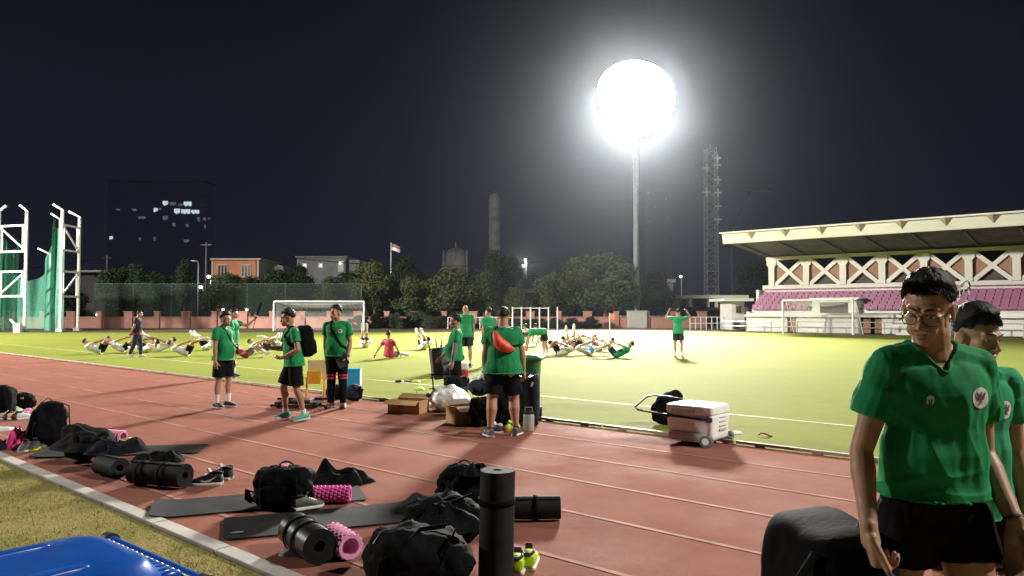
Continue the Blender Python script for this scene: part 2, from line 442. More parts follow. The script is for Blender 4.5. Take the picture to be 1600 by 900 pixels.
# ================================================================ WALL, NET FENCE
M_wall = mat('salmon_paint', (.37, .18, .14), .8, .12, .8, .1, 20)
M_pill = mat('salmon_pillar_paint', (.34, .165, .13), .8, .12, 1.5)
WY = 71.0
wl = thing('boundary_wall', 'long low salmon pink wall with pillars behind the pitch', 'wall', (-10, WY, 0))
X0, X1 = -56.0, 18.5
g = MB(); g.box(((X0 + X1) / 2, WY, .5), (X1 - X0, .18, 1.0)); g.build('wall_panel', M_wall, wl, smooth=False, world=True)
g = MB(); g.box(((X0 + X1) / 2, WY, 1.05), (X1 - X0, .30, .10)); g.build('coping', M_pill, wl, smooth=False, world=True)
x = X0; i = 0
while x <= X1 + .1:
    wd = .8 if i % 2 else .46
    g = MB(); g.box((x, WY, .77), (wd, .42, 1.54)); g.box((x, WY, 1.58), (wd + .12, .52, .09)); g.build('pillar', M_pill, wl, smooth=False, world=True)
    x += 2.75; i += 1
M_net = mat('dark_green_net', (.007, .020, .013), .8, .1, 3, alpha=.42)
nf = thing('net_fence', 'tall dark green net fence on posts behind the pink wall', 'fence', (-10, 72.5, 0))
g = MB(); g.sheet([(-41, 72.5, .3), (-14.8, 72.5, .3), (-14.8, 72.5, 4.3), (-41, 72.5, 4.3)]); g.build('net', M_net, nf, smooth=False, world=True)
M_gpost = mat('green_post', (.03, .09, .06), .6)
for i in range(8):
    g = MB(); x = -40.9 + i * 3.73; g.tube([(x, 72.55, 0), (x, 72.55, 4.35)], .05); g.build('fence_post', M_gpost, nf, world=True)
g = MB(); g.tube([(-41, 72.56, 4.3), (-14.8, 72.56, 4.3)], .03); g.build('top_rail', M_gpost, nf, world=True)

# ================================================================ TREES
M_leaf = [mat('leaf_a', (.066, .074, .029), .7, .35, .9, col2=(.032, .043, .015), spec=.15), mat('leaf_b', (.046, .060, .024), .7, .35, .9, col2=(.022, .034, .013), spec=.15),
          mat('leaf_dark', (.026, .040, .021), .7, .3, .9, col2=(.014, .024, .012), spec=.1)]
M_bark = mat('bark', (.10, .075, .055), .9, .25, 4, .4, 20)
TREES = {}
def tree_mesh(key, seed, shape):
    rnd = random.Random(seed)
    # unit tree: 1 tall, crown about 1 wide before scaling
    g = MB()
    g.tube([(0, 0, -.02), (.01, .0, .15), (-.01, .01, .32), (.015, 0, .55)], [.035, .026, .022, .012], 8)
    blobs = []
    for k in range(15 if shape != 'tall' else 11):
        a = rnd.random() * 6.28; rr = rnd.uniform(.10, .34) if shape != 'tall' else rnd.uniform(.05, .26)
        z = rnd.uniform(.36, .84)
        f = 1 - abs(z - .55) * .9
        c = V((math.cos(a) * rr * f, math.sin(a) * rr * f, z)); blobs.append((c, rnd.uniform(.11, .19)))
        if k < 9:
            g.tube([(0, 0, rnd.uniform(.22, .4)), c * .5 + V((0, 0, .16)), c], [.014, .009, .004], 5)
    blobs.append((V((rnd.uniform(-.05, .05), 0, .88)), .12))
    trunk = bpy.data.meshes.new('trunk'); g.bm.to_mesh(trunk); g.bm.free(); trunk.shade_smooth()
    vs, fs = [], []
    for c, rad in blobs:
        for k in range(int(1900 * rad / .15 / 5)):
            d = V((rnd.gauss(0, 1), rnd.gauss(0, 1), rnd.gauss(0, 1))).normalized()
            q = c + V((d.x, d.y, d.z * .85)) * rad * (rnd.random() ** .33) * rnd.uniform(.8, 1.12)
            for j in range(2):
                p = q + V((rnd.gauss(0, .02), rnd.gauss(0, .02), rnd.gauss(0, .018)))
                n = (d + V((rnd.gauss(0, .7), rnd.gauss(0, .7), rnd.gauss(0, .7) + .3))).normalized()
                a = n.orthogonal().normalized(); a.rotate(__import__('mathutils').Quaternion(n, rnd.random() * 6.28)); b = n.cross(a)
                s = rnd.uniform(.012, .024); i = len(vs)
                vs += [p - a * s, p - b * s * .55, p + a * s, p + b * s * .55]; fs.append((i, i + 1, i + 2, i + 3))
    crown = bpy.data.meshes.new('crown'); crown.from_pydata(vs, [], fs)
    TREES[key] = (trunk, crown)
for i, k in enumerate(('r0', 'r1', 'r2', 'tall')): tree_mesh(k, 20 + i, k)
tcount = 0
def tree(px, top, wpx, Y, key, leaf, label, group='trees behind the boundary wall'):
    global tcount
    p = at(px, 485, Y); h = at(px, top, Y).z; wd = wpx / F * Y
    r = thing('broadleaf_tree' if key != 'tall' else 'slender_tree', label, 'tree', (p.x, Y, 0), group=group)
    for nm, me, m in (('trunk', TREES[key][0], M_bark), ('crown', TREES[key][1], M_leaf[leaf])):
        if not me.materials: me.materials.append(m)
        o = bpy.data.objects.new(nm, me); COL.objects.link(o); o.parent = r
        o.material_slots[0].link = 'OBJECT'; o.material_slots[0].material = m
        o.scale = (wd * 1.5, wd * 1.5, h / .98); o.rotation_euler = (0, 0, tcount * 2.1)
    tcount += 1
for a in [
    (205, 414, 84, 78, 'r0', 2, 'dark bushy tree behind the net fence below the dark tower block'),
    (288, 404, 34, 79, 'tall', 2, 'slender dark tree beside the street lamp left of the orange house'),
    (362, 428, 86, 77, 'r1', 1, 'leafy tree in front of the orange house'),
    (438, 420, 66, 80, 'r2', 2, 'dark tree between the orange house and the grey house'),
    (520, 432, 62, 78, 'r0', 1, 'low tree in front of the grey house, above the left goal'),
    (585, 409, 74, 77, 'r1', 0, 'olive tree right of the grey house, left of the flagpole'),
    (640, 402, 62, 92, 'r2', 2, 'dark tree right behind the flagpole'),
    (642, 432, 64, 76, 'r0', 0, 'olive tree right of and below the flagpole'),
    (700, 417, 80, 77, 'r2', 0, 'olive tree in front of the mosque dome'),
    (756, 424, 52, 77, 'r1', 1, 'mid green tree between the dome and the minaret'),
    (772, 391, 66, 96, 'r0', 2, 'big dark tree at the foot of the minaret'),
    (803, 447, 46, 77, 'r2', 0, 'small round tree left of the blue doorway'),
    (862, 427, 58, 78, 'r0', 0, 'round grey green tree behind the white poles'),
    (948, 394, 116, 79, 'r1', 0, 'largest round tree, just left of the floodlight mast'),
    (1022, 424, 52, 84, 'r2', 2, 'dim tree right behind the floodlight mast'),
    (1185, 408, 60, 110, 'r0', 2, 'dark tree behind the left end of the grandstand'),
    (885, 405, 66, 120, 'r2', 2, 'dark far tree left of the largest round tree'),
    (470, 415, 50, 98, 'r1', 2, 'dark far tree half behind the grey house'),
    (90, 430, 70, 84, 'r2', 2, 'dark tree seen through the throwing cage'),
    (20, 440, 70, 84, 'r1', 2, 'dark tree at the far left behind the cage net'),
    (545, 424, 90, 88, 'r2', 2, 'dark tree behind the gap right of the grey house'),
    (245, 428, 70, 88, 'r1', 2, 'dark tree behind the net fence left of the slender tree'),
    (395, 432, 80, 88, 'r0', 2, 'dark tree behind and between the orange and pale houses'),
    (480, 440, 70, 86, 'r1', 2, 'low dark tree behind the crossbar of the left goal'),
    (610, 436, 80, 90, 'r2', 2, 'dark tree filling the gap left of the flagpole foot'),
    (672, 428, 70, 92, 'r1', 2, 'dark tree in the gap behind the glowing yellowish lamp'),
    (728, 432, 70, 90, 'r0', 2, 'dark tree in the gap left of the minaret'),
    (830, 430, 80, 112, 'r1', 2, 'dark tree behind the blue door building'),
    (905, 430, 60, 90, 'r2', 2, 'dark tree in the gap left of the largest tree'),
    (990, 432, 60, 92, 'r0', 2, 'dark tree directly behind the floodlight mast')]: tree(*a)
# low shrubs against the wall
def shrub(px, top, wpx, Y, label):
    global tcount
    p = at(px, 485, Y); h = at(px, top, Y).z; wd = wpx / F * Y
    r = thing('shrub', label, 'shrub', (p.x, Y, 0), group='shrubs along the boundary wall')
    o = bpy.data.objects.new('foliage', TREES['r%d' % (tcount % 3)][1]); COL.objects.link(o); o.parent = r
    o.material_slots[0].link = 'OBJECT'; o.material_slots[0].material = M_leaf[2]
    o.scale = (wd * 1.3, 1.6, h * 1.5); o.location = (0, 0, -h * .5); o.rotation_euler = (0, 0, tcount * 1.3); tcount += 1
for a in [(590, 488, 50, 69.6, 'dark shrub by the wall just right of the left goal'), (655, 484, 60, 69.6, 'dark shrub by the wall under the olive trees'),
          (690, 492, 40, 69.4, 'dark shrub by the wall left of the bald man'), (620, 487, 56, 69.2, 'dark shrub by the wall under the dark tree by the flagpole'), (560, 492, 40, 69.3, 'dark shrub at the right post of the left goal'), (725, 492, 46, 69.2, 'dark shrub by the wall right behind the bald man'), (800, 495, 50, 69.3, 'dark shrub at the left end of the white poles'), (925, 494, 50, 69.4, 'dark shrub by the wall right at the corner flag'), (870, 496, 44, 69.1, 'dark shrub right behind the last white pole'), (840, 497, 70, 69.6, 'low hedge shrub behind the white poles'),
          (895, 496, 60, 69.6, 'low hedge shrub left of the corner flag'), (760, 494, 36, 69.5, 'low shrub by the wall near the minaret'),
          (1085, 497, 44, 76, 'rounded shrub behind the white railing')]: shrub(*a)

# ================================================================ FAR BUILDINGS
M_win_on = lamp_mat('lit_window_glow', (.75, .9, 1.0), .75)
M_win_dim = lamp_mat('dim_window_glow', (.6, .72, .85), .14)
M_dark_glass = mat('dark_glass', (.02, .022, .028), .2, .1, 2)
M_tower = mat('tower_sky_mirror', (.80, .80, .86), .22, .06, .2, metal=.95)  # mirror finish added so facades pick up sky glow in place of haze
def quad(px0, py0, px1, py1, Y, d, mb=None):
    a, b = at(px0, py1, Y), at(px1, py0, Y); mb = mb or MB()
    mb.box(((a.x + b.x) / 2, Y + d / 2, (a.z + b.z) / 2), (b.x - a.x, d, b.z - a.z)); return mb
def base_of(px0, px1, Y):
    return V((at((px0 + px1) / 2, 485, Y).x, Y, 0))
def down(px0, py0, px1, Y, d, mb=None):
    a, b = at(px0, 485, Y), at(px1, py0, Y); mb = mb or MB()
    mb.box(((a.x + b.x) / 2, Y + d / 2, b.z / 2), (b.x - a.x, d, b.z)); return mb
Y = 240
b = thing('tower_block', 'dark high rise block with a few pale lit windows', 'building', base_of(165, 335, Y))
down(165, 283, 323, Y, 6.4).build('wall', M_tower, b, smooth=False, world=True)
quad(164, 281, 324, 283.5, Y - .4, 7).build('roof_parapet', M_tower, b, smooth=False, world=True)
quad(311, 310, 323, 323, Y - .5, .4).build('sign_panel', mat('grey_panel', (.85, .85, .88), .45, metal=.9), b, smooth=False, world=True)
rnd = random.Random(3)
for (x0, x1, y0, y1, on) in [(254, 262, 314, 321, 1), (265, 275, 316, 321, 0), (287, 299, 315, 322, 1), (279, 286, 318, 322, 0),
                             (240, 246, 325, 331, 1), (247, 252, 325, 329, 0), (272, 281, 326, 334, 1), (283, 297, 327, 334, 1), (299, 311, 328, 334, 1), (206, 213, 326, 330, 0), (181, 187, 326, 329, 0),
                             (254, 262, 337, 344, 0), (216, 227, 338, 342, 0), (308, 312, 339, 346, 0), (317, 322, 340, 345, 0), (325, 329, 340, 344, 0),
                             (269, 274, 348, 354, 0), (290, 294, 350, 355, 0), (171, 176, 369, 374, 1), (217, 220, 371, 376, 0), (240, 243, 370, 376, 0), (287, 295, 374, 379, 0), (319, 322, 351, 357, 0)]:
    g = MB(); n = max(1, int((x1 - x0) / 2.0)); stp = (x1 - x0) / n
    for k in range(n): quad(x0 + k * stp, y0, x0 + (k + .62) * stp, y1 - .8 * ((k * 7 + int(x0)) % 3), Y - .3, .25, g)
    g.build('window', M_win_on if on else M_win_dim, b, smooth=False, world=True)
Y = 420
b = thing('distant_high_rise', 'barely visible distant high rise right of the floodlight mast', 'building', base_of(1030, 1030, Y))
down(1008, 292, 1049, Y, 20).build('wall', M_tower, b, smooth=False, world=True)
for x, y in ((1012, 300), (1022, 322), (1015, 345), (1040, 310), (1043, 340), (1020, 384), (1041, 372), (1012, 386)):
    quad(x, y, x + 1.6, y + 2, Y - .5, .4).build('window', M_win_dim, b, smooth=False, world=True)
Y = 300
b = thing('tower_crane', 'faint pale tower crane with a raised jib between the lattice mast and the grandstand', 'crane', base_of(1150, 1150, Y))
M_cr = mat('crane_pale', (.5, .5, .5), .5, metal=.4); pr = [at(1143, 372, Y), at(1150, 345, Y), at(1160, 325, Y), at(1172, 302, Y)]
g = MB(); g.tube([V((pr[0].x, Y, 0)), pr[0]], .5, 6); g.build('tower', M_cr, b, world=True)
g = MB(); g.tube(pr, .22, 6); g.build('boom', M_cr, b, world=True)
g = MB(); g.tube([at(1166, 299, Y), at(1204, 299, Y)], .30, 6)
for k in range(9): g.tube([at(1166 + k * 4.2, 299, Y), at(1170 + k * 4.2, 296.5, Y)], .12, 4)
g.build('jib', M_cr, b, world=True)

M_orange = mat('orange_render', (.66, .27, .13), .8, .1, .5)
M_trim = mat('cream_trim', (.60, .55, .46), .7)
Y = 112
b = thing('orange_house', 'orange house with cream edges and two white framed windows', 'house', base_of(330, 405, Y))
down(333, 406, 400, Y, 9).build('wall', M_orange, b, smooth=False, world=True)
for x in (331.5, 402.5): down(x - 2, 405.5, x + 2, Y - .15, 9).build('corner_pier', M_trim, b, smooth=False, world=True)
quad(328, 403.5, 407, 406, Y - .6, 10).build('roof', M_trim, b, smooth=False, world=True)
for cx in (347.5, 384):
    f = quad(cx - 8, 413, cx + 8, 432, Y - .14, .12).build('window', M_trim, b, smooth=False, world=True)
    for dx in (-5, 0, 5): quad(cx + dx - 1.7, 414.5, cx + dx + 1.7, 431, Y - .2, .04).build('pane', M_dark_glass, f, smooth=False, world=False).matrix_parent_inverse = MW[b.name].inverted()
quad(342, 431, 368, 437, Y - 1.6, 1.6).build('awning', mat('pale_awning', (.5, .5, .47), .7), b, smooth=False, world=True)

b = thing('pale_house', 'low pale grey house joined right of the orange house', 'house', base_of(405, 442, 116))
g = MB(); a0, a1 = at(404, 485, 116), at(442, 485, 116); zt, zr = at(404, 404, 116).z, at(442, 416, 116).z
g.hexa([(a0.x, 116, 0), (a1.x, 116, 0), (a1.x, 124, 0), (a0.x, 124, 0), (a0.x, 116, zt), (a1.x, 116, zr), (a1.x, 124, zr), (a0.x, 124, zt)])
g.build('wall', mat('pale_grey_render', (.26, .27, .26), .8, .15, .6), b, smooth=False, world=True)
Y = 120
b = thing('grey_house', 'flat roofed grey house with small windows and a lamp by the door', 'house', base_of(463, 590, Y))
M_ghouse = mat('grey_render', (.20, .21, .22), .85, .15, .5)
down(463, 402, 540, Y, 10).build('wall', M_ghouse, b, smooth=False, world=True)
down(540, 406, 562, Y + 1, 8).build('side_wing', M_ghouse, b, smooth=False, world=True)
quad(461, 400, 542, 402.5, Y - .5, 11).build('roof', M_ghouse, b, smooth=False, world=True)
for cx in (476, 501): 
    f = quad(cx - 4, 411, cx + 4, 419, Y - .12, .1).build('window', M_trim, b, smooth=False, world=True)
    quad(cx - 2.6, 412.4, cx + 2.6, 417.6, Y - .17, .04).build('pane', M_dark_glass, f, smooth=False).matrix_parent_inverse = MW[b.name].inverted()
quad(528, 408, 537, 425, Y - .12, .1).build('door', mat('pale_door', (.5, .5, .48), .6), b, smooth=False, world=True)
g = MB(); g.ell(at(531.5, 411, Y - .4), .22); g.build('door_lamp', lamp_mat('door_lamp_glow', (1, .95, .85), 3), b, world=True)
b = thing('blue_door_building', 'dim building with a blue doorway and a pale sign board', 'building', base_of(790, 845, 105))
down(796, 436, 842, 105, 7).build('wall', mat('dim_render', (.06, .065, .075), .8), b, smooth=False, world=True)
quad(808, 466, 823, 484, 104.8, .15).build('door', mat('blue_door', (.10, .17, .26), .6), b, smooth=False, world=True)
quad(819, 451.5, 836, 457.5, 104.5, .2).build('sign_board', mat('pale_board', (.42, .43, .44), .6), b, smooth=False, world=True)

# mosque dome and minaret
M_stone = mat('mosque_stone', (.42, .41, .40), .8, .2, .5, .2, 4)
Y = 190; b = thing('mosque_dome', 'faint ribbed mosque dome rising above the trees', 'mosque', base_of(712, 712, Y))
c = at(712, 411, Y); rr = 20 / F * Y
g = MB(); g.lathe([(rr * 1.02, 0), (rr * 1.02, c.z - 1.6), (rr * 1.08, c.z - 1.6), (rr * 1.08, c.z - .9), (rr * .98, c.z - .9), (rr * .98, c.z)], (c.x, Y, 0), 32); g.build('drum', M_stone, b, world=True)
g = MB(); pr = []
for k in range(13):
    q = k / 12 * math.pi / 2; pr.append((max(.02, rr * .97 * math.cos(q) ** .9), c.z + rr * 1.18 * math.sin(q)))
g.lathe(pr, (c.x, Y, 0), 32); g.build('dome', M_stone, b, world=True)
for k in range(16):
    a = 2 * math.pi * k / 16; g = MB(); g.tube([(c.x + (p[0] + .02) * math.cos(a), Y + (p[0] + .02) * math.sin(a), p[1]) for p in pr], .12, 4); g.build('rib', M_stone, b, world=True)
g = MB(); z = c.z + rr * 1.18; g.lathe([(.3, z - .1), (.15, z + .4), (.25, z + .7), (.05, z + 1.6)], (c.x, Y, 0), 8); g.build('finial', M_stone, b, world=True)
g = MB()
for x in (694, 730):
    p = at(x, 485, Y); g.tube([(p.x, Y - 2, 0), (p.x, Y - 2, at(x, 392, Y).z)], [.5, .25], 8)
g.build('corner_spire', M_stone, b, world=True)
Y = 200; b = thing('minaret', 'tall banded minaret with a small domed top', 'minaret', base_of(772.5, 772.5, Y))
c = at(772.5, 485, Y).x; u = Y / F; zz = lambda py: at(772.5, py, Y).z
g = MB(); g.lathe([(8.2 * u, 0), (8.0 * u, zz(314))], (c, Y, 0), 12); g.build('shaft', M_stone, b, world=True, auto=20)
for py in (314, 344, 364, 386, 330):
    g = MB(); g.lathe([(8.3 * u, zz(py) - .25), (9.0 * u, zz(py)), (8.3 * u, zz(py) + .25)], (c, Y, 0), 12); g.build('band', M_stone, b, world=True, auto=20)
for k in range(12):
    g = MB(); a = (k + .5) * math.pi / 6; d = 7.9 * u
    g.box((c + d * math.cos(a), Y + d * math.sin(a), (zz(386) + zz(318)) / 2), (.25, .25, zz(318) - zz(386)), M.Rotation(a, 3, 'Z')); g.build('fin', M_stone, b, smooth=False, world=True)
g = MB(); g.lathe([(8.4 * u, zz(313)), (8.2 * u, zz(310)), (7 * u, zz(306)), (4 * u, zz(303)), (.8 * u, zz(302)), (.3 * u, zz(299))], (c, Y, 0), 16); g.build('cupola', M_stone, b, world=True)

# telecom lattice mast
Y = 170; M_mast = mat('pale_lattice', (.42, .42, .42), .5, .1, 2, metal=.3)
b = thing('telecom_mast', 'tall pale lattice telecom mast with antennas right of the floodlight', 'mast', base_of(1112, 1112, Y))
cx = at(1112, 485, Y).x; zt = at(1112, 232, Y).z; ww = 9 / F * Y
legs = [(-1, -1), (1, -1), (1, 1), (-1, 1)]
for a, c in legs:
    g = MB(); g.tube([(cx + a * ww, Y + c * ww, 0), (cx + a * ww * .82, Y + c * ww * .82, zt)], .13, 6); g.build('leg', M_mast, b, world=True)
g = MB(); n = 22
for k in range(n):
    z0, z1 = zt * k / n, zt * (k + 1) / n; f0, f1 = ww * (1 - .18 * k / n), ww * (1 - .18 * (k + 1) / n)
    for i in range(4):
        p, q = legs[i], legs[(i + 1) % 4]
        g.tube([(cx + p[0] * f0, Y + p[1] * f0, z0), (cx + q[0] * f1, Y + q[1] * f1, z1)], .06, 4)
        g.tube([(cx + p[0] * f0, Y + p[1] * f0, z0), (cx + q[0] * f0, Y + q[1] * f0, z0)], .06, 4)
g.build('bracing', M_mast, b, world=True)
for px, py in ((1121, 247), (1121, 258), (1122, 281), (1122, 301), (1122, 322), (1122, 343), (1104, 262), (1104, 300)):
    p = at(px, py, Y - 1.2); g = MB(); g.box(p, (1.6, .3, .35)); g.tube([p + V((0, 0, -.9)), p + V((0, 0, .9))], .16, 6); g.build('antenna', mt['white_metal'], b, world=True)
g = MB(); g.tube([(cx, Y, zt), (cx, Y, zt + 1)], .08, 6); g.build('whip_antenna', M_mast, b, world=True)

# flagpole
Y = 100; b = thing('flagpole', 'thin flagpole with a red and white flag above the trees', 'flagpole', base_of(610.5, 610.5, Y))
x = at(610.5, 485, Y).x; zt = at(610, 379, Y).z
g = MB(); g.tube([(x, Y, 0), (x, Y, zt)], [.09, .05], 8); g.build('pole', mt['white_metal'], b, world=True)
g = MB(); z1 = at(610, 381, Y).z; z0 = at(610, 391, Y).z; fl = 1.15
def ffl(a, c, u, v): return V((x + .06 + u * fl, Y + .12 * math.sin(u * 7), c + (a - c) * v - .30 * u + .05 * math.sin(u * 5)))
f = thing('flag_dummy', 'x', 'x') if False else None
g.grid(14, 5, lambda u, v: ffl((z1 + z0) / 2, z0, u, v)); fo = g.build('flag', mt['white_cloth'], b, world=True)
g = MB(); g.grid(14, 5, lambda u, v: ffl(z1, (z1 + z0) / 2, u, v)); g.build('red_stripe', mat('faded_red_flag', (.35, .18, .18), .7), fo, world=False).matrix_parent_inverse = MW[b.name].inverted()

# street lamps, utility poles with wires
M_lampglow = lamp_mat('street_lamp_glow', (1, .96, .86), 9)
def street_lamp(px, top, Y, arm, label, glow=True, rad=.2, power=0):
    p = at(px, 485, Y); zt = at(px, top, Y).z
    r = thing('street_lamp', label, 'street lamp', (p.x, Y, 0))
    g = MB(); g.tube([(0, 0, 0), (0, 0, zt - .3), (arm * .3, 0, zt), (arm, 0, zt + .05)], [.07, .05, .045, .04], 8); g.build('pole', mt['grey_metal'], r)
    g = MB(); g.ell((arm * 1.15, 0, zt + .03), (.34, .14, .09)); g.build('lamp_head', mt['grey_metal'], r)
    if glow:
        g = MB(); g.ell((arm * 1.15, -.1, zt - .12), rad * .75); g.build('bulb', M_lampglow, r)
        if power:
            li = bpy.data.lights.new('street_lamp_light', 'POINT'); li.energy = power; li.color = (1, .93, .8); li.shadow_soft_size = rad
            lo = bpy.data.objects.new('street_lamp_light', li); COL.objects.link(lo); lo.parent = r; lo.location = (arm * 1.15, -.1, zt - .12 - rad * 2.2)
street_lamp(309, 408, 84, -.5, 'thin unlit street lamp post left of the orange house', glow=False)
street_lamp(329, 431, 86, -.2, 'lit street lamp glowing at the left edge of the orange house', rad=.24, power=260)
street_lamp(317, 447, 82, -.2, 'lit street lamp just below and left of the other glowing one', rad=.24, power=160)
street_lamp(351, 482, 73.5, -.1, 'short lamp post glowing above the head of the man with the strap', rad=.16)
street_lamp(388, 482, 73.5, -.1, 'short lamp post glowing beside the raised stick', rad=.16)
street_lamp(691, 455, 80, -.3, 'street lamp glowing yellowish among the olive trees', rad=.22)
street_lamp(822, 405, 140, -.1, 'tiny distant lit lamp above the blue door building', rad=.3, power=5000)
street_lamp(819, 414, 138, -.1, 'tiny distant lit lamp, lower of two above the blue door building', rad=.3)
street_lamp(1065, 431, 120, -.1, 'small distant lamp left of the lattice mast', rad=.24)
street_lamp(154, 490, 73.4, -.1, 'low lamp shining on the wall right of the cage', rad=.14)
def upole(px, top, Y, label):
    p = at(px, 485, Y); zt = at(px, top, Y).z; r = thing('utility_pole', label, 'utility pole', (p.x, Y, 0))
    g = MB(); g.tube([(0, 0, 0), (0, 0, zt)], [.16, .1], 8); g.build('pole', mat('weathered_pole', (.12, .115, .11), .8), r)
    g = MB(); g.bar((-.7, 0, zt - .4), (.7, 0, zt - .4), .1); g.build('crossarm', mt['dark_metal'], r)
    return V((p.x, Y, zt - .35))
a = upole(166, 398, 95, 'utility pole in front of the left edge of the tower block'); c = upole(321, 378, 97, 'utility pole left of the orange house')
g = MB()
for off in (-.5, .5):
    for p, q in ((a, c), (a, a + V((-40, -2, -1))), (c, c + V((45, 3, -2)))):
        g.tube([p.lerp(q, k / 10) + V((off, 0, -1.6 * 4 * (k / 10) * (1 - k / 10))) for k in range(11)], .03, 4)
tag(g.build('power_lines', mt['dark_metal']), 'thin power lines sagging between the two utility poles', 'wires')
# far-left sheds seen through the cage
b = thing('roadside_shed', 'long low shed with a pale roof edge behind the cage', 'shed', base_of(130, 165, 96))
down(120, 428, 168, 96, 6).build('wall', mat('shed_wall', (.07, .065, .06), .8), b, smooth=False, world=True)
g = MB(); a_, b_ = at(118, 424, 95), at(170, 424, 95); g.box(((a_.x + b_.x) / 2, 98, a_.z), (b_.x - a_.x, 7, .25)); g.build('roof', mat('shed_roof', (.30, .30, .29), .7), b, smooth=False, world=True)
down(20, 452, 60, 92, 6, None)
# ================================================================ GRANDSTAND
M_white = mat('stand_white_paint', (.66, .64, .59), .7, .08, .4, .1, 12)
M_brown = mat('brown_panel', (.27, .135, .09), .7, .1, 1)
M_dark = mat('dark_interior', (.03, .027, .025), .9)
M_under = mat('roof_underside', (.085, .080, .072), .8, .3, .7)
M_seat = mat('purple_seat', (.27, .085, .175), .55, .12, 2)
M_fas = mat('fascia_cream', (.62, .60, .54), .6, .06, .4)
gs = thing('grandstand', 'white roofed grandstand with purple seats and crossed braces', 'grandstand', st(-12, 58))
RT3 = M.Rotation(TRK, 3, 'Z')
def sbox(mb, s0, s1, t0, t1, z0, z1):
    mb.box(st((s0 + s1) / 2, (t0 + t1) / 2, (z0 + z1) / 2), (s1 - s0, t1 - t0, z1 - z0), RT3); return mb
E0, E1 = -24.6, 9.0
# lower wall with openings
g = MB(); segs = [(E0, -21.4), (-20.7, -16.2), (-14.6, -6.0), (-5, E1)]
for a, c in segs: sbox(g, a, c, 57.6, 58.0, 0, 1.25)
sbox(g, E0, E1, 57.62, 58.0, 1.25, 1.5)
g.build('lower_wall', M_white, gs, smooth=False, world=True)
g = MB(); sbox(g, E0 - .1, E1, 57.2, 57.98, 1.20, 1.36); g.build('ledge', M_white, gs, smooth=False, world=True)
for a, c in [(-21.4, -20.7), (-16.2, -14.6), (-6, -5)]:
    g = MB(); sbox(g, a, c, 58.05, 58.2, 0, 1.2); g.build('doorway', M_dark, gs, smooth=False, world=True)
for a in (-21.25, -15.9, -15.1):
    g = MB(); sbox(g, a, a + .5, 57.75, 57.8, .05, 1.15); g.build('door', M_brown, gs, smooth=False, world=True)
# tiers
NR = 7
g = MB()
for k in range(NR):
    t0 = 58.05 + k * .5; z = 1.5 + k * .262
    sbox(g, E0, E1, t0, 61.7, z - .29, z)
g.build('seating_tier', M_white, gs, smooth=False, world=True)
g = MB(); sbox(g, E0 - .25, E0 - .02, 58, 62, 0, 1.6); sbox(g, E0 - .25, E0 - .02, 60, 62, 1.6, 3.4); g.build('end_wall', M_white, gs, smooth=False, world=True)
# vomitory (entrance cut into the tiers)
g = MB(); sbox(g, -19.6, -16.4, 57.95, 59.7, 1.42, 2.55); sbox(g, -19.8, -16.2, 57.9, 59.75, 2.55, 2.66); g.build('entrance_block', M_white, gs, smooth=False, world=True)
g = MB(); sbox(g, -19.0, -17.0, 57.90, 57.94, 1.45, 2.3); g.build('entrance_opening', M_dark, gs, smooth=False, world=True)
# seats: the nearest hundred one by one, the rest as one part
def seat_bm(mb, s, t, z, world=True):
    p = st(s, t, z); q = RT3
    pts = [(-.20, .42), (.0, .40), (.10, .44), (.14, .80)]
    for x0 in (0,):
        prof = [(-.2, .40), (.08, .38), (.16, .78), (.12, .80), (.05, .44), (-.2, .45)]
        A = [p + q @ V((-.215, a, b)) for a, b in prof]
        mb.prism(A, q @ V((.43, 0, 0)))
    return mb
seats = []
for k in range(NR):
    t = 58.3 + k * .5; z = 1.5 + k * .262 - .12
    s = E0 + .3
    while s < E1 - .3:
        if not (-20 < s < -16 and k < 3) and not (-11.2 + k * .18 < s < -10.5 + k * .18):
            seats.append((s, t, z))
        s += .5
seats.sort(key=lambda a: abs(a[0] + 10.2) + abs(a[1] - 60) * .1)
proto = None
for s, t, z in seats[:100]:
    if proto is None:
        g = MB(); seat_bm(g, 0, 0, 0); me = bpy.data.meshes.new('seat'); bmesh.ops.recalc_face_normals(g.bm, faces=g.bm.faces); g.bm.to_mesh(me); g.bm.free(); me.materials.append(M_seat); proto = me
    o = bpy.data.objects.new('seat', proto); COL.objects.link(o); o.parent = gs; o.location = st(s, t, z) - st(-12, 58)
g = MB()
for s, t, z in seats[100:]: seat_bm(g, s, t, z)
o = g.build('seat', M_seat, gs, smooth=False, world=True); o['kind'] = 'stuff'
g = MB()
for k in range(NR): p0 = st(-10.85 + k * .18, 58.05 + k * .5, 1.5 + k * .262); g.tube([p0, p0 + V((0, 0, .85))], .03, 6)
g.tube([st(-10.85 + k * .18, 58.05 + k * .5, 2.35 + k * .262) for k in range(NR)], .05, 6)
g.build('aisle_rail', mt['white_metal'], gs, world=True)
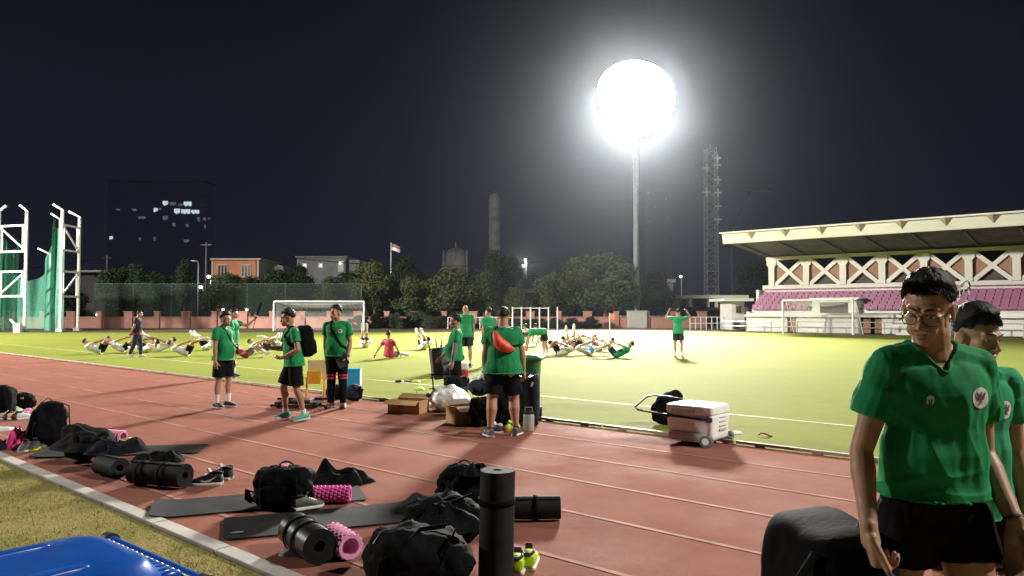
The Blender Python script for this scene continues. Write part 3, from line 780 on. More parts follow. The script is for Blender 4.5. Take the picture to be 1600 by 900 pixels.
# upper wall: sill, columns, braces, panels, beam
TB = 61.0
g = MB(); sbox(g, E0 - .1, E1, TB, TB + .5, 3.2, 3.80); sbox(g, E0 - .25, E1, TB - .15, TB, 3.2, 3.36); g.build('sill_band', M_white, gs, smooth=False, world=True)
g = MB(); sbox(g, E0 + .2, E1, TB + .02, TB + .45, 5.90, 6.16); g.build('top_beam', M_white, gs, smooth=False, world=True)
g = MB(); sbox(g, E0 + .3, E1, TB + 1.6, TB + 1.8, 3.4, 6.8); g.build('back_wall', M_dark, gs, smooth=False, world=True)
bay = 2.84; c0 = -23.9; nb = 12
for i in range(nb):
    s = c0 + i * bay
    g = MB(); prof = [(-.24, 3.76), (-.24, 5.28), (-.40, 5.5), (-.40, 5.94), (.40, 5.94), (.40, 5.5), (.24, 5.28), (.24, 3.76)]
    g.prism([st(s + a, TB - .12, b) for a, b in prof], NV * .5); g.build('column', M_white, gs, smooth=False, world=True)
    if i == nb - 1: continue
    a, c = s + .26, s + bay - .26; z0, z1 = 3.81, 5.89; mx, mz = (a + c) / 2, (z0 + z1) / 2
    for p, q in (((a, z0), (c, z1)), ((a, z1), (c, z0))):
        g = MB(); d = V((q[0] - p[0], q[1] - p[1])); d.normalize(); nn = V((-d.y, d.x)) * .15
        dt = 0 if p[1] == z0 else .012
        poly = [(p[0] + nn.x, p[1] + nn.y), (p[0] - nn.x, p[1] - nn.y), (q[0] - nn.x, q[1] - nn.y), (q[0] + nn.x, q[1] + nn.y)]
        g.prism([st(u, TB - .02 - dt, v_) for u, v_ in poly], NV * .26); g.build('brace', M_white, gs, smooth=False, world=True)
    for sd in (a, c):
        g = MB(); k = 1 if sd == a else -1
        g.prism([st(sd, TB + .16, z0), st(mx - k * .0, TB + .16, mz), st(sd, TB + .16, z1)], NV * .06); g.build('side_panel', M_brown, gs, smooth=False, world=True)
    g = MB(); sbox(g, mx - .62, mx + .62, TB + .3, TB + .36, 3.82, 4.5); g.build('louvre', mat('louvre', (.07, .055, .05), .8) if i == 0 else bpy.data.materials['louvre'], gs, smooth=False, world=True)
# roof
FS0, FS1 = -25.2, 10.0
g = MB(); g.prism([st(FS0, 54.3, 7.62), st(FS0, 54.5, 6.90), st(FS0, 54.8, 6.90), st(FS0, 54.8, 7.60)], DV * (FS1 - FS0)); g.build('fascia', M_fas, gs, smooth=False, world=True)
g = MB(); g.prism([st(FS0 - .15, 54.15, 7.66), st(FS0 - .15, 64, 8.6), st(FS0 - .15, 64, 8.75), st(FS0 - .15, 54.15, 7.78)], DV * (FS1 - FS0 + .15)); g.build('roof_sheet', M_fas, gs, smooth=False, world=True)
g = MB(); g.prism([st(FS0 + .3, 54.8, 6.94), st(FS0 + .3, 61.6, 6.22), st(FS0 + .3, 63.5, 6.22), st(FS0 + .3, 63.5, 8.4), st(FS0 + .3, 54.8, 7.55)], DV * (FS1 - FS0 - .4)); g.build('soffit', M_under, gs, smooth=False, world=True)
for i in range(14):
    s = FS0 + 2.35 + i * 2.6
    if s > FS1: break
    g = MB(); p = [st(s - .42, 54.28, 7.66), st(s + .42, 54.28, 7.66), st(s, 54.42, 7.12)]
    q = st(s, 53.9, 7.66)
    g.bm.faces.new([g.bm.verts.new(k) for k in (p[0], p[2], q)]); g.bm.faces.new([g.bm.verts.new(k) for k in (p[2], p[1], q)]); g.bm.faces.new([g.bm.verts.new(k) for k in (p[0], q, p[1])])
    g.build('gutter_bracket', mat('bracket_tan', (.34, .29, .23), .7) if i == 0 else bpy.data.materials['bracket_tan'], gs, smooth=False, world=True)
# trusses under the roof
for i in range(12):
    s = FS0 + 1.2 + i * 3.0; g = MB()
    g.tube([st(s, 55, 6.84), st(s, 61.2, 6.18)], .07, 6); g.build('roof_truss', mt['dark_metal'], gs, world=True)
# stairs up the front
g = MB(); n = 8
for k in range(n): sbox(g, -13.4 + k * .34, -13.4 + (k + 1) * .34, 56.3, 57.5, 0, .17 * (k + 1))
g.build('stair', M_white, gs, smooth=False, world=True)
g = MB(); g.prism([st(-13.6, 56.2, .75), st(-10.6, 56.2, 2.15), st(-10.6, 56.2, 1.75), st(-13.6, 56.2, .35)], NV * .08); g.build('stair_balustrade', M_white, gs, smooth=False, world=True)
# railings in front
def railing(name, label, p0, p1, h, n, rows=(1.0, .55), group=None, m=None):
    p0, p1 = V(p0), V(p1); r = thing(name, label, 'railing', (p0 + p1) / 2, group=group)
    m = m or mt['white_metal']
    for i in range(n + 1):
        p = p0.lerp(p1, i / n); g = MB(); g.tube([p, p + V((0, 0, h))], .035, 6); g.build('post', m, r, world=True)
    for k in rows:
        g = MB(); g.tube([p0 + V((0, 0, h * k)), p1 + V((0, 0, h * k))], .03, 6); g.build('rail', m, r, world=True)
    return r
railing('railing', 'thin grey railing along the foot of the grandstand', st(-26, 55.9), st(6, 55.9), .85, 16, m=mt['grey_metal'])
railing('railing', 'white railing beside the grey box at the floodlight mast', at(969, 512, 71.8) * 1, V((at(1063, 485, 71.8).x, 71.8, 0)), 1.15, 14, (1.0, .08)).location.z = 0
railing('railing', 'white railing left of the grandstand entrance', V((at(1078, 485, 66).x, 66, 0)), V((at(1146, 485, 66).x, 66, 0)), 1.1, 8, (1.0, .5))

# pavilion left of the stand
Y = 84; b = thing('pavilion', 'low pavilion with a flat white roof and brown red band', 'building', base_of(1075, 1160, Y))
quad(1072, 461, 1170, 466, Y - 1, 9).build('roof', M_fas, b, smooth=False, world=True)
down(1076, 480, 1170, Y, 6).build('wall', mat('brick_band', (.20, .09, .07), .8), b, smooth=False, world=True)
quad(1106, 490, 1121, 505, Y - .2, .15).build('hatch', mat('salmon_hatch', (.36, .18, .14), .8), b, smooth=False, world=True)
for x in (1079, 1107, 1120): quad(x - 2, 466, x + 2, 481, Y + .2, .4).build('pillar', M_white, b, smooth=False, world=True)
quad(1084, 466.5, 1145, 480, Y + 2.0, .1).build('window', M_dark_glass, b, smooth=False, world=True)
b = thing('gate_house', 'small white gate house with a flat canopy beside the grandstand', 'building', base_of(1142, 1165, 64))
down(1143, 469, 1163, 64, 3.5).build('wall', M_white, b, smooth=False, world=True)
quad(1132, 466, 1178, 470.5, 63, 5).build('canopy', M_fas, b, smooth=False, world=True)
for x in (1152, 1157): quad(x - 1.2, 478, x + 1.2, 489, 63.8, .15).build('window', M_dark_glass, b, smooth=False, world=True)
quad(1148, 504, 1156, 514, 63.5, .4).build('cabinet', M_dark, b, smooth=False, world=True)
Y = 100; b = thing('hall_roof_building', 'dim pale hall right of the floodlight mast', 'building', base_of(1030, 1065, Y))
down(1018, 441, 1052, Y, 8).build('wall', mat('hall_wall', (.15, .15, .15), .8), b, smooth=False, world=True)
quad(1012, 436, 1056, 441, Y - .6, 9).build('roof', mat('hall_roof', (.24, .24, .24), .8), b, smooth=False, world=True)
b = thing('site_office', 'low tan building behind the white railing', 'building', base_of(1050, 1075, 86))
down(1047, 466, 1072, 86, 6).build('wall', mat('tan_wall', (.22, .19, .165), .8), b, smooth=False, world=True)
quad(1062, 476, 1070, 500, 85.8, .12).build('door', M_dark, b, smooth=False, world=True)

# grey control box at the mast foot
p = V((at(995, 485, 71).x, 71, 0)); b = thing('control_box', 'plain pale grey control box at the foot of the floodlight mast', 'cabinet', p)
g = MB(); g.box((0, 0, .85), (1.85, .7, 1.5)); g.build('cabinet', mat('box_grey', (.38, .38, .35), .6, .05, 2), b, smooth=False, bevel=.03)
g = MB(); g.box((0, 0, 1.64), (1.95, .8, .07)); g.build('lid', mat('box_lid', (.42, .42, .39), .6), b, smooth=False)
g = MB(); g.box((0, 0, .05), (1.7, .6, .1)); g.build('plinth', M_kerb, b, smooth=False)
# white poles frame
b = thing('pole_frame', 'row of six thin white poles joined by a top bar', 'frame', V((at(835, 485, 66).x, 66, 0)))
xs = [at(x, 485, 66).x for x in (801, 815, 829, 843, 857, 871)]
for x in xs:
    g = MB(); g.tube([(x, 66, 0), (x, 66, 2.0)], .06, 8); g.build('pole', mt['white_metal'], b, world=True)
g = MB(); g.tube([(xs[0], 66, 1.9), (xs[-2], 66, 1.9)], .03, 6); g.build('top_bar', mt['white_metal'], b, world=True)
railing('railing', 'low white railing behind the bald man', V((at(700, 485, 67).x, 67, 0)), V((at(800, 485, 67).x, 67, 0)), 1.05, 6, (1.0,))
# corner flag
p = V((at(952.5, 485, 57.5).x, 57.5, 0)); b = thing('corner_flag', 'small corner flag with a red pennant on a white stick', 'corner flag', p)
g = MB(); g.tube([(0, 0, 0), (0, 0, 1.5)], .03, 6); g.build('stick', mt['white_metal'], b)
g = MB(); g.grid(6, 4, lambda u, v: V((.03 + u * .42, .05 * math.sin(u * 6), 1.5 - (.05 + v * .45) * (1 - .2 * u)))); g.build('pennant', mat('pennant_red', (.50, .10, .07), .6), b)

# ================================================================ GOALS
M_gnet = mat('goal_net', (.6, .6, .58), .8, .05, 4, alpha=.22)
def goal(pl, pr, back, label, depth_top=.8, depth=2.0):
    pl, pr = V(pl), V(pr); c = (pl + pr) / 2; r = thing('football_goal', label, 'goal', c)
    back = V(back); h = 2.44; Z = V((0, 0, 1))
    for p in (pl, pr):
        g = MB(); g.tube([p, p + Z * h], .07, 10); g.build('goalpost', mt['white_metal'], r, world=True)
    g = MB(); g.tube([pl + Z * h, pr + Z * h], .07, 10); g.build('crossbar', mt['white_metal'], r, world=True)
    for p in (pl, pr):
        g = MB(); g.tube([p + Z * h, p + Z * (h - .05) + back * depth_top, p + back * depth], .035, 6); g.build('stay', mt['white_metal'], r, world=True)
    g = MB()
    def nf_(u, v):   # over the top and down the back, sagging
        if v < .35: k = v / .35; q = Z * (h - .35 * math.sin(k * 3.14) * (.4 + math.sin(u * 3.14))) + back * depth_top * k
        else: k = (v - .35) / .65; q = Z * h * (1 - k) + back * (depth_top + (depth - depth_top) * k)
        return pl.lerp(pr, u) + q
    g.grid(16, 14, nf_); g.build('net', M_gnet, r, world=True)
    for p in (pl, pr):
        g = MB(); g.sheet([p, p + Z * h, p + Z * h + back * depth_top, p + back * depth]); g.build('side_net', M_gnet, r, smooth=False, world=True)
    return r
gl = gp(435.5, 517.2); gr = gp(561, 516.8); gl.z = gr.z = 0
u = (gr - gl).normalized() * 7.32; c = (gl + gr) / 2
goal(c - u / 2, c + u / 2, V((-.25, .97, 0)), 'white football goal left, behind the man with the backpack')
gl = gp(1223.5, 521.5); gr = gp(1333, 523.5)
goal(gl, gr, V((.75, .66, 0)), 'white football goal in front of the grandstand', .5, 1.6)

def _cr(P, n=3):
    out = []
    for i in range(len(P) - 1):
        a, b, c, d = P[max(i - 1, 0)], P[i], P[i + 1], P[min(i + 2, len(P) - 1)]
        for k in range(n):
            t = k / n
            out.append(tuple(.5 * (2 * q + (r - p) * t + (2 * p - 5 * q + 4 * r - s) * t * t + (3 * q - p - 3 * r + s) * t ** 3) for p, q, r, s in zip(a, b, c, d)))
    return out + [P[-1]]
# ================================================================ THROWING CAGE
M_gn = mat('cage_net_green', (.07, .28, .19), .75, .15, 1.2, alpha=.62, stretch=(2, 2, .3))
cg = thing('throwing_cage', 'hammer throwing cage of white lattice frames and green net', 'throwing cage', V((-34, 60, 0)))
def frame(pxa, pxb, Y, Yb, za, zb, hooka, hookb, rungs):
    A = V((at(pxa, 485, Y).x, Y, 0)); B = V((at(pxb, 485, Yb).x, Yb, 0)); Z = V((0, 0, 1))
    g = MB(); m = mt['white_metal']
    for P, zt, hk in ((A, za, hooka), (B, zb, hookb)):
        g.tube([P, P + Z * zt, P + Z * (zt + .55) + V((hk, 0, -.1))], .12, 8)
    for z in rungs: g.bar(A + Z * z, B + Z * z, .15, .15)
    for i in range(0, len(rungs) - 1, 2):
        z0, z1 = rungs[i], rungs[i + 1]
        a, b_ = (A, B) if (i // 2) % 2 == 0 else (B, A)
        g.bar(a + Z * z0, b_ + Z * z1, .11, .11)
        k = .12
        for e in (k, 1 - k): g.bar(A.lerp(B, e) + Z * z0, A.lerp(B, e) + Z * z1, .1, .1)
    g.build('lattice_frame', m, cg, world=True)
    for P in (A, B): g = MB(); g.box(P + Z * .12, (.5, .5, .24)); g.build('footing', M_kerb, cg, smooth=False, world=True)
zc = lambda py, Y=59.5: at(0, py, Y).z
frame(-4, 39, 59.5, 58.5, zc(330), zc(332), .55, -.55, [zc(463), zc(425), zc(394), zc(354)])
frame(95, 122, 59, 61.5, zc(328, 59), zc(339, 61.5), -.75, -.9, [zc(463), zc(424), zc(391), zc(352)])
def pole(px, top, Y, hk):
    P = V((at(px, 485, Y).x, Y, 0)); z = at(px, top, Y).z; g = MB()
    g.tube([P, P + V((0, 0, z)), P + V((hk, 0, .5))+ V((0, 0, z))], .1, 8); g.build('net_pole', mt['white_metal'], cg, world=True)
pole(77, 397, 66, -1.1)
pole(92, 343, 62, -.8)
def net(top_pts, bot, m=M_gn, folds=.35, nu=40):
    """top_pts: (px, py, Y) along the top edge; hangs to the ground in folds"""
    P = [V(q) for q in _cr([tuple(at(*t)) for t in top_pts], 6)]; g = MB(); n = len(P) - 1
    def fn(u, v):
        k = min(int(u * n), n - 1); f = u * n - k; q = P[k].lerp(P[k + 1], f)
        z = q.z * (1 - v) + .03 * v
        return V((q.x + .08 * math.sin(u * 21) * v, q.y + folds * .8 * math.sin(u * 17 + 1.5 * v), z))
    g.grid(nu, 10, fn); return g.build('net', m, cg, world=True)
net([(83, 338, 60), (84, 350, 60.2), (88, 356, 60.5), (93, 358, 60.5), (98, 352, 60), (104, 350, 59.8)], 0)
net([(83, 345, 60), (80, 375, 61.5), (76, 402, 64), (70, 420, 66), (60, 433, 67), (48, 439, 67), (30, 436, 67), (15, 428, 67), (-10, 425, 66)], 0, folds=.5, nu=60)
net([(6, 372, 61), (12, 385, 62), (20, 391, 63), (26, 387, 63), (29, 372, 63)], 0, folds=.3)
net([(-20, 385, 61), (-8, 388, 61), (6, 370, 61)], 0)
# small white bench by the cage and road barrier blocks
b = thing('cage_winch', 'small white winch stand at the foot of the cage frame', 'winch', gp(28, 519))
g = MB(); g.box((0, 0, .35), (.5, .4, .7)); g.bar((-.1, 0, .5), (-.6, 0, 1.0), .12); g.build('stand', mt['white_metal'], b, smooth=False)
# ================================================================ PEOPLE
X_, Y_, Z_ = V((1, 0, 0)), V((0, 1, 0)), V((0, 0, 1))
def nz(v): return V(v).normalized()
def fr(c, up, side):
    up = nz(up); f = nz(up.cross(V(side))); s = nz(f.cross(up)); return (c, s, f)
BODY = [(-.13, .040, .042, -.004), (-.07, .080, .058, -.006), (0, .096, .067, -.008), (.14, .094, .062, -.003), (.34, .083, .056, .003), (.55, .090, .061, .006),
        (.75, .102, .066, .004), (.87, .104, .056, -.002), (.94, .078, .044, -.008), (1.0, .042, .038, -.012)]
BODY = _cr(BODY)

def skeleton(h, p):
    """joint positions from the directions in the pose p; local x right, y forward, z up"""
    g = lambda k, d: nz(p.get(k, d))
    s = {}; tl, tu = g('tl', (0, 0, 1)), g('tu', p.get('tl', (0, 0, 1)))
    ps = g('ps', (1, 0, 0)); ss = g('ss', p.get('ps', (1, 0, 0)))
    p0 = V((0, 0, .52 * h)); p1 = p0 + tl * .165 * h; p2 = p1 + tu * .165 * h
    s.update(p0=p0, p1=p1, p2=p2, tl=tl, tu=tu, ps=ps, ss=ss)
    def T(f):
        if f <= 0: return p0 + tl * f * .33 * h, tl, ps
        c = p0 * (1 - f) ** 2 + p1 * 2 * f * (1 - f) + p2 * f * f
        t = ((p1 - p0) * (1 - f) + (p2 - p1) * f).normalized()
        return c, t, nz(ps.lerp(ss, f))
    s['T'] = T
    hu = g('hu', p.get('tu', p.get('tl', (0, 0, 1)))); hf = V(p.get('hf', (0, 1, 0))); hf = nz(hf - hu * hf.dot(hu))
    s['hu'], s['hf'] = hu, hf; s['hs'] = hf.cross(hu)
    s['hc'] = p2 + hu * .086 * h + hf * .020 * h - (tu - hu) * 0
    c, t, sd = T(.885)
    for k, sg in (('r', 1), ('l', -1)):
        sh = c + sd * sg * .108 * h * p.get('shw', 1) + V(p.get(k + 'sh', (0, 0, 0))) * h
        a, f = g(k + 'a', (sg * .12, -.02, -1)), g(k + 'f', (sg * .04, .12, -1))
        el = sh + a * .172 * h; wr = el + f * .150 * h
        hd = g(k + 'h', p.get(k + 'f', (sg * .04, .12, -1))); pn = V(p.get(k + 'p', (-sg, 0, 0))); pn = nz(pn - hd * pn.dot(hd))
        s[k] = dict(sh=sh, el=el, wr=wr, hd=hd, pn=pn, sg=sg, a=a, f=f)
        hp = p0 + ps * sg * .052 * h - tl * .005 * h
        t_, n_ = g(k + 't', (sg * .05, .02, -1)), g(k + 's', (sg * .02, -.05, -1))
        kn = hp + t_ * .240 * h; an = kn + n_ * .238 * h
        ft = g(k + 'ft', (sg * .18, 1, -.02))
        s[k].update(hp=hp, kn=kn, an=an, ft=ft, t=t_, n=n_)
    return s

def chain(mb, pts, seg=14):
    """tapered limb through (point, radius) stations, rounded at each"""
    for (a, ra), (b, rb) in zip(pts, pts[1:]):
        mb.tube([a, b], [ra, rb], seg); mb.ell(b, rb, u=seg, v=8)
    mb.ell(pts[0][0], pts[0][1], u=seg, v=8)
def hand_mb(mb, A, h, curl, k=1.0, vox=.01, spread=0.0, thumb=None):
    W, hd, pn, sg = A['wr'], A['hd'], A['pn'], A['sg']
    ts = hd.cross(pn) * sg
    rmin = vox * .85; u = h * k
    mb.cap(W - hd * .01 * u, W + hd * .02 * u, .0155 * u, .017 * u)
    Ls = (.040, .045, .042, .033)
    for i in range(4):
        kn = W + hd * (.056 - .002 * abs(i - 1)) * u + ts * (1.5 - i) * .0118 * u
        mb.cap(W + hd * .010 * u + ts * (1.5 - i) * .008 * u, kn, .0105 * u, .0088 * u, 10)
        d = nz(hd + ts * (1.5 - i) * spread); p = kn; r = max(.0060 * u, rmin)
        c = curl[i] if isinstance(curl, (list, tuple)) else curl
        ang = 0
        for j, f in enumerate((.46, .32, .24)):
            ang += c * (1.0, .9, .6)[j]
            dd = d * math.cos(ang) + pn * math.sin(ang); q = p + dd * Ls[i] * 1.08 * u * f / .46 * .5
            r2 = max(r * .93, rmin); mb.cap(p, q, r, r2, 10); p, r = q, r2
    p = W + hd * .014 * u + ts * .014 * u; r = max(.0075 * u, rmin)
    d = nz(V(thumb)) if thumb else nz(hd * .75 + ts * .5 + pn * .45)
    q = p + d * .032 * u; mb.cap(p, q, r * 1.15, r, 10)
    d2 = nz(d * .8 + hd * .45 + pn * (.3 if not thumb else .1)); q2 = q + d2 * .022 * u; mb.cap(q, q2, r, r * .85, 10)
def limb_parts(mb, s, h, p, fat=1.0, vox=.01, musc=1.0):
    for k in 'rl':
        A = s[k]; u = h * (1 + (fat - 1) * .6) * musc
        sh, el, wr = A['sh'], A['el'], A['wr']
        chain(mb, [(sh, .034 * u), (sh.lerp(el, .35), .029 * u), (sh.lerp(el, .75), .0245 * u), (el, .0225 * u), (el.lerp(wr, .25), .0245 * u), (el.lerp(wr, .6), .0195 * u), (wr, .0155 * h)])
        hand_mb(mb, A, h, p.get(k + 'curl', p.get('curl', .35)), vox=vox, thumb=p.get(k + 'th'), spread=p.get('spread', 0))
        hp, kn, an, ft = A['hp'], A['kn'], A['an'], A['ft']; u = h * (1 + (fat - 1) * 1.05) * musc
        bk = -nz(V(ft) - A['n'] * V(ft).dot(A['n']))       # calf bulges to the back
        chain(mb, [(hp, .058 * u), (hp.lerp(kn, .3), .051 * u), (hp.lerp(kn, .7), .038 * u), (kn, .031 * u), (kn.lerp(an, .28) + bk * .010 * h, .033 * u), (kn.lerp(an, .55) + bk * .005 * h, .026 * u), (kn.lerp(an, .85), .0185 * u), (an, .019 * h)])
        chain(mb, [(an - ft * .015 * h - Z_ * 0, .018 * h), (an + ft * .05 * h + A['n'] * .012 * h, .016 * h)])
def head_parts(mb, c, hs, hf, hu, k, detail=True, nose=1.0):
    """k: scale, 1 = head 235 mm high"""
    R3 = M((hs, hf, hu)).transposed()
    P = lambda x, y, z: c + R3 @ (V((x, y, z)) * k)
    E = lambda x, y, z, a, b, d: mb.ell(P(x, y, z), (a * k, b * k, d * k), R3, 20, 14)
    E(0, -.014, .034, .074, .093, .082); E(0, .022, -.028, .061, .064, .080); E(0, .030, -.076, .046, .048, .036); E(0, .070, -.100, .021, .017, .017)
    E(0, -.03, -.02, .063, .065, .07)
    for s in (1, -1):
        E(s * .036, .054, -.022, .026, .026, .026)                        # cheek bone
        E(s * .046, .020, -.068, .018, .036, .028)                        # jaw corner
        if detail:
            mb.cap(P(s * .012, .088, .020), P(s * .044, .068, .022), .0115 * k, .010 * k, 10)   # brow
            E(s * .077, -.010, -.012, .008, .019, .030); E(s * .081, -.020, .004, .009, .012, .018); E(s * .078, -.002, -.036, .007, .009, .010)
            E(s * .013, .092, -.040, .0095, .012, .0085)                  # nostril wings
            E(s * .031, .064, .000, .0165, .0145, .0125); E(s * .026, .068, -.052, .020, .020, .026); E(s * .022, .076, .012, .016, .014, .012)                  # lids
        else: E(s * .077, -.010, -.012, .011, .019, .030)
    mb.cap(P(0, .082, .012), P(0, .106 * nose, -.034), .0095 * k, .0125 * k, 10); E(0, .108 * nose, -.037, .0125, .012, .0105)
    if detail:
        E(0, .084, -.067, .024, .014, .0075); E(0, .083, -.079, .021, .0135, .0085)
    else: E(0, .08, -.072, .024, .014, .012)
def hair_mesh(c, hs, hf, hu, k, style, seed=0, vox=.01):
    R3 = M((hs, hf, hu)).transposed(); g = MB(); n = 30 if vox < .008 else 18
    ce = V((0, -.014, .034)); rad = V((.074, .093, .082)); rr = V((seed * 3.1, seed, 2))
    thick = style.get('t', .010); topt = style.get('top', .016); amp = style.get('amp', .006)
    vs = {}; faces = []
    bm = g.bm
    rows = []
    for i in range(n + 1):
        th = math.pi * .66 * i / n; row = []
        for j in range(2 * n):
            ph = 2 * math.pi * j / (2 * n); d = V((math.sin(th) * math.cos(ph), math.sin(th) * math.sin(ph), math.cos(th)))
            f = max(0, d.z) ** 1.0
            # hairline: lower at the back than the front
            lim = style.get('front', .98) if d.y > .2 else (1.72 if abs(d.y) <= .2 else 2.0)
            if d.y > -.2: q = min(1, max(0, (d.y + .2) / .75)); lim = 1.78 * (1 - q) + style.get('front', .98) * q
            else: lim = 2.02
            lim += .06 * noise.noise(V((ph * 2, seed, 0)))
            t = thick * style.get('side', .5) * (1 - f) + (thick + topt * style.get('shape', lambda d: 1)(d)) * f
            e = max(0.0, min(1.0, (lim - th) / .18)); t = t * e - .006 * (1 - e)
            t += amp * e * (noise.noise(d * 9 + rr) + .7 * noise.noise(d * 22 + rr)) * (.35 + f)
            p = ce + V((d.x * rad.x, d.y * rad.y, d.z * rad.z)) + d * t
            row.append(bm.verts.new(c + R3 @ (p * k)))
        rows.append(row)
    for i in range(n):
        for j in range(2 * n):
            a = (rows[i][j], rows[i + 1][j], rows[i + 1][(j + 1) % (2 * n)], rows[i][(j + 1) % (2 * n)])
            bm.faces.new(a)
    bmesh.ops.remove_doubles(bm, verts=bm.verts, dist=1e-6)
    return g
def wrinkle(me, amp, sc, seed=0, stretch=(1, 1, .35)):
    r = V((seed * 5.3, seed * 1.7, seed * 2.9)); st_ = V(stretch)
    nr = [v.normal.copy() for v in me.vertices]
    for v, n in zip(me.vertices, nr):
        q = V((v.co.x * st_.x, v.co.y * st_.y, v.co.z * st_.z)) * sc
        a = noise.noise(q + r) + .5 * noise.noise(q * 2.1 - r) - .6 * abs(noise.noise(q * 1.4 + r * 2))
        v.co += n * amp * a
def shoe(parent, A, h, m, msole, k=1.0, mcollar=None):
    an, ft, n = A['an'], V(A['ft']).normalized(), A['n']
    up = -n; up = nz(up - ft * up.dot(ft)); sd = ft.cross(up); u = h * k
    O = an - up * .043 * u
    P = lambda x, y, z: O + sd * x * u + ft * y * u + up * z * u
    g = MB(); secs = []
    prof = [(-.046, .016, .028, .030), (-.040, .024, .050, .048), (-.020, .027, .062, .052), (.004, .027, .060, .047), (.030, .0285, .047, .036), (.060, .031, .034, .026), (.085, .028, .026, .019), (.102, .017, .018, .012)]
    for y, w, top, z in prof: secs.append((P(0, y, .010 + top / 2 - .004), sd, up, w * u, top * u / 2))
    g.loft(secs, 16, 2.5); o = g.build('shoe', m, parent)
    g = MB(); secs = [(P(0, y, .006 + (.004 if i in (0, 7) else 0)), sd, up, (w + .003) * u, .0085 * u) for i, (y, w, t, z) in enumerate(prof)]
    g.loft(secs, 16, 3.5); g.build('sole', msole, o)
    return o
GROUND = []
def person(label, loc, rz, h, pose, shirt, bottom, hair=None, fat=1.0, vox=.011, skin='skin', shoes=('black_rubber', 'white_rubber'), socks=None, socklen=.10, shorts_len=.72,
           sleeve=.58, group=None, belly=0.0, detail=True, fit=1.0, wr=.006, sleeve_m=None, ground=True, hem=-.10, hand_vox=None, shoek=1.0, seed=1, hk=1.0, bare_top=False, cat='person', sho_top=.14):
    r = thing('person', label, cat, loc, rz, group); s = skeleton(h, pose)
    F_ = lambda f, w, d, o, aw=0, ad=0: (lambda c, t, sd: (fr(c, t, sd)[0] + fr(c, t, sd)[2] * o * h, fr(c, t, sd)[1], fr(c, t, sd)[2], (w * fat) * h + aw, (d * (1 + (fat - 1) * 1.3)) * h + ad))(*s['T'](f))
    def tors(mb, aw, ad, f0=-9, f1=9, extra=0.0):
        secs = []
        for f, w, d, o in BODY:
            if f < f0 or f > f1: continue
            b = belly * math.exp(-((f - .28) / .25) ** 2)
            secs.append(F_(f, w, d + b * .5, o + b * .5, aw, ad))
        mb.loft(secs, 24, 2.35)
    # body: one continuous figure
    g = MB(); tors(g, 0, 0)
    c, t, sd = s['T'](1.0)
    hb = s['hc'] - s['hu'] * .035 * h - s['hf'] * .016 * h
    chain(g, [(s['T'](.93)[0], .040 * h * (1 + (fat - 1) * .7)), (c, .036 * h * (1 + (fat - 1) * .7)), (hb, .033 * h * (1 + (fat - 1) * .6))])
    for k in 'rl':
        g.cap(s['T'](.96)[0] , s[k]['sh'] - s[k]['a'] * .004 * h, .030 * h, .031 * h)
    head_parts(g, s['hc'], s['hs'], s['hf'], s['hu'], h / 1.77 * hk, detail)
    limb_parts(g, s, h, pose, fat, hand_vox or vox)
    me = remeshed(g, vox, 3, .45); me.name = 'body'
    body = link('body', me, mt[skin], r, True, 0, 0); s['body'] = body; s['root'] = r
    # shirt
    if not bare_top:
        g = MB(); a = .013 * fit * h / 1.77
        secs = []
        for f, w, d, o in BODY:
            if f < hem: continue
            b = belly * math.exp(-((f - .28) / .25) ** 2)
            kx = a * (1.5 if f < .45 else 1.0) * (1 if f < .9 else .6)
            secs.append(F_(f, max(w, .094 if f < .5 else w) + max(0, .22 - f) * .07, max(d, .074 - .02 * max(0, f) if f < .5 else d) + b * .5, o + b * .5, kx, kx))
        secs.insert(0, F_(hem - .01, .098 + max(0, .22 - hem) * .07, .080 + belly * .3, -.004 + belly * .25, a * 1.6, a * 1.7))
        g.loft(secs, 24, 2.3)
        for k in 'rl':
            A = s[k]; sl = A['sh'].lerp(A['el'], sleeve); uu = h * (1 + (fat - 1) * .6)
            g.cap(s['T'](.955)[0], A['sh'] - A['a'] * .002 * h, .036 * h, .036 * h)
            chain(g, [(A['sh'], .036 * uu + a * .5), (A['sh'].lerp(A['el'], sleeve * .6), .036 * uu + a * .6)])
            if sleeve > .9:
                chain(g, [(A['sh'], .036 * uu + a * .5), (A['el'], .027 * uu + a * .6), (A['wr'], .020 * uu + a * .4)])
            else: g.tube([A['sh'].lerp(A['el'], sleeve * .4), sl], [.038 * uu + a * .6, .037 * uu + a * .9], 16)
        me = remeshed(g, vox, 2, .5); me.name = 'shirt'; wrinkle(me, wr * h / 1.77, 16, seed)
        s['shirt'] = link('shirt', me, mt[shirt], r, True, 0, 0)
    # shorts or trousers
    g = MB(); a = .012 * h / 1.77
    secs = [F_(f, w, d + (belly * .3 if f > -.05 else 0), o, a * (1 if f > 0 else .6), a * (1 if f > 0 else .6)) for f, w, d, o in BODY if f <= sho_top + .001]
    g.loft(secs, 24, 2.3)
    for k in 'rl':
        A = s[k]; hp, kn, an = A['hp'], A['kn'], A['an']; u = h * (1 + (fat - 1) * .6)
        if shorts_len < 1:
            e = hp.lerp(kn, shorts_len); g.ell(hp, .057 * u + a * .6, u=16, v=10)
            g.tube([hp, hp.lerp(kn, shorts_len * .5), e], [.057 * u + a * .6, .058 * u + a, .054 * u + a * 1.8], 18)
        else:
            chain(g, [(hp, .060 * u + a), (hp.lerp(kn, .5), .050 * u + a), (kn, .036 * u + a), (kn.lerp(an, .3), .036 * u + a), (kn.lerp(an, .8), .027 * u + a)])
            g.tube([kn.lerp(an, .8), an - A['n'] * .004 * h], [.027 * u + a, .026 * u + a], 16)
    me = remeshed(g, vox, 2, .5); me.name = 'x'; wrinkle(me, wr * h / 1.77, 14, seed + 3)
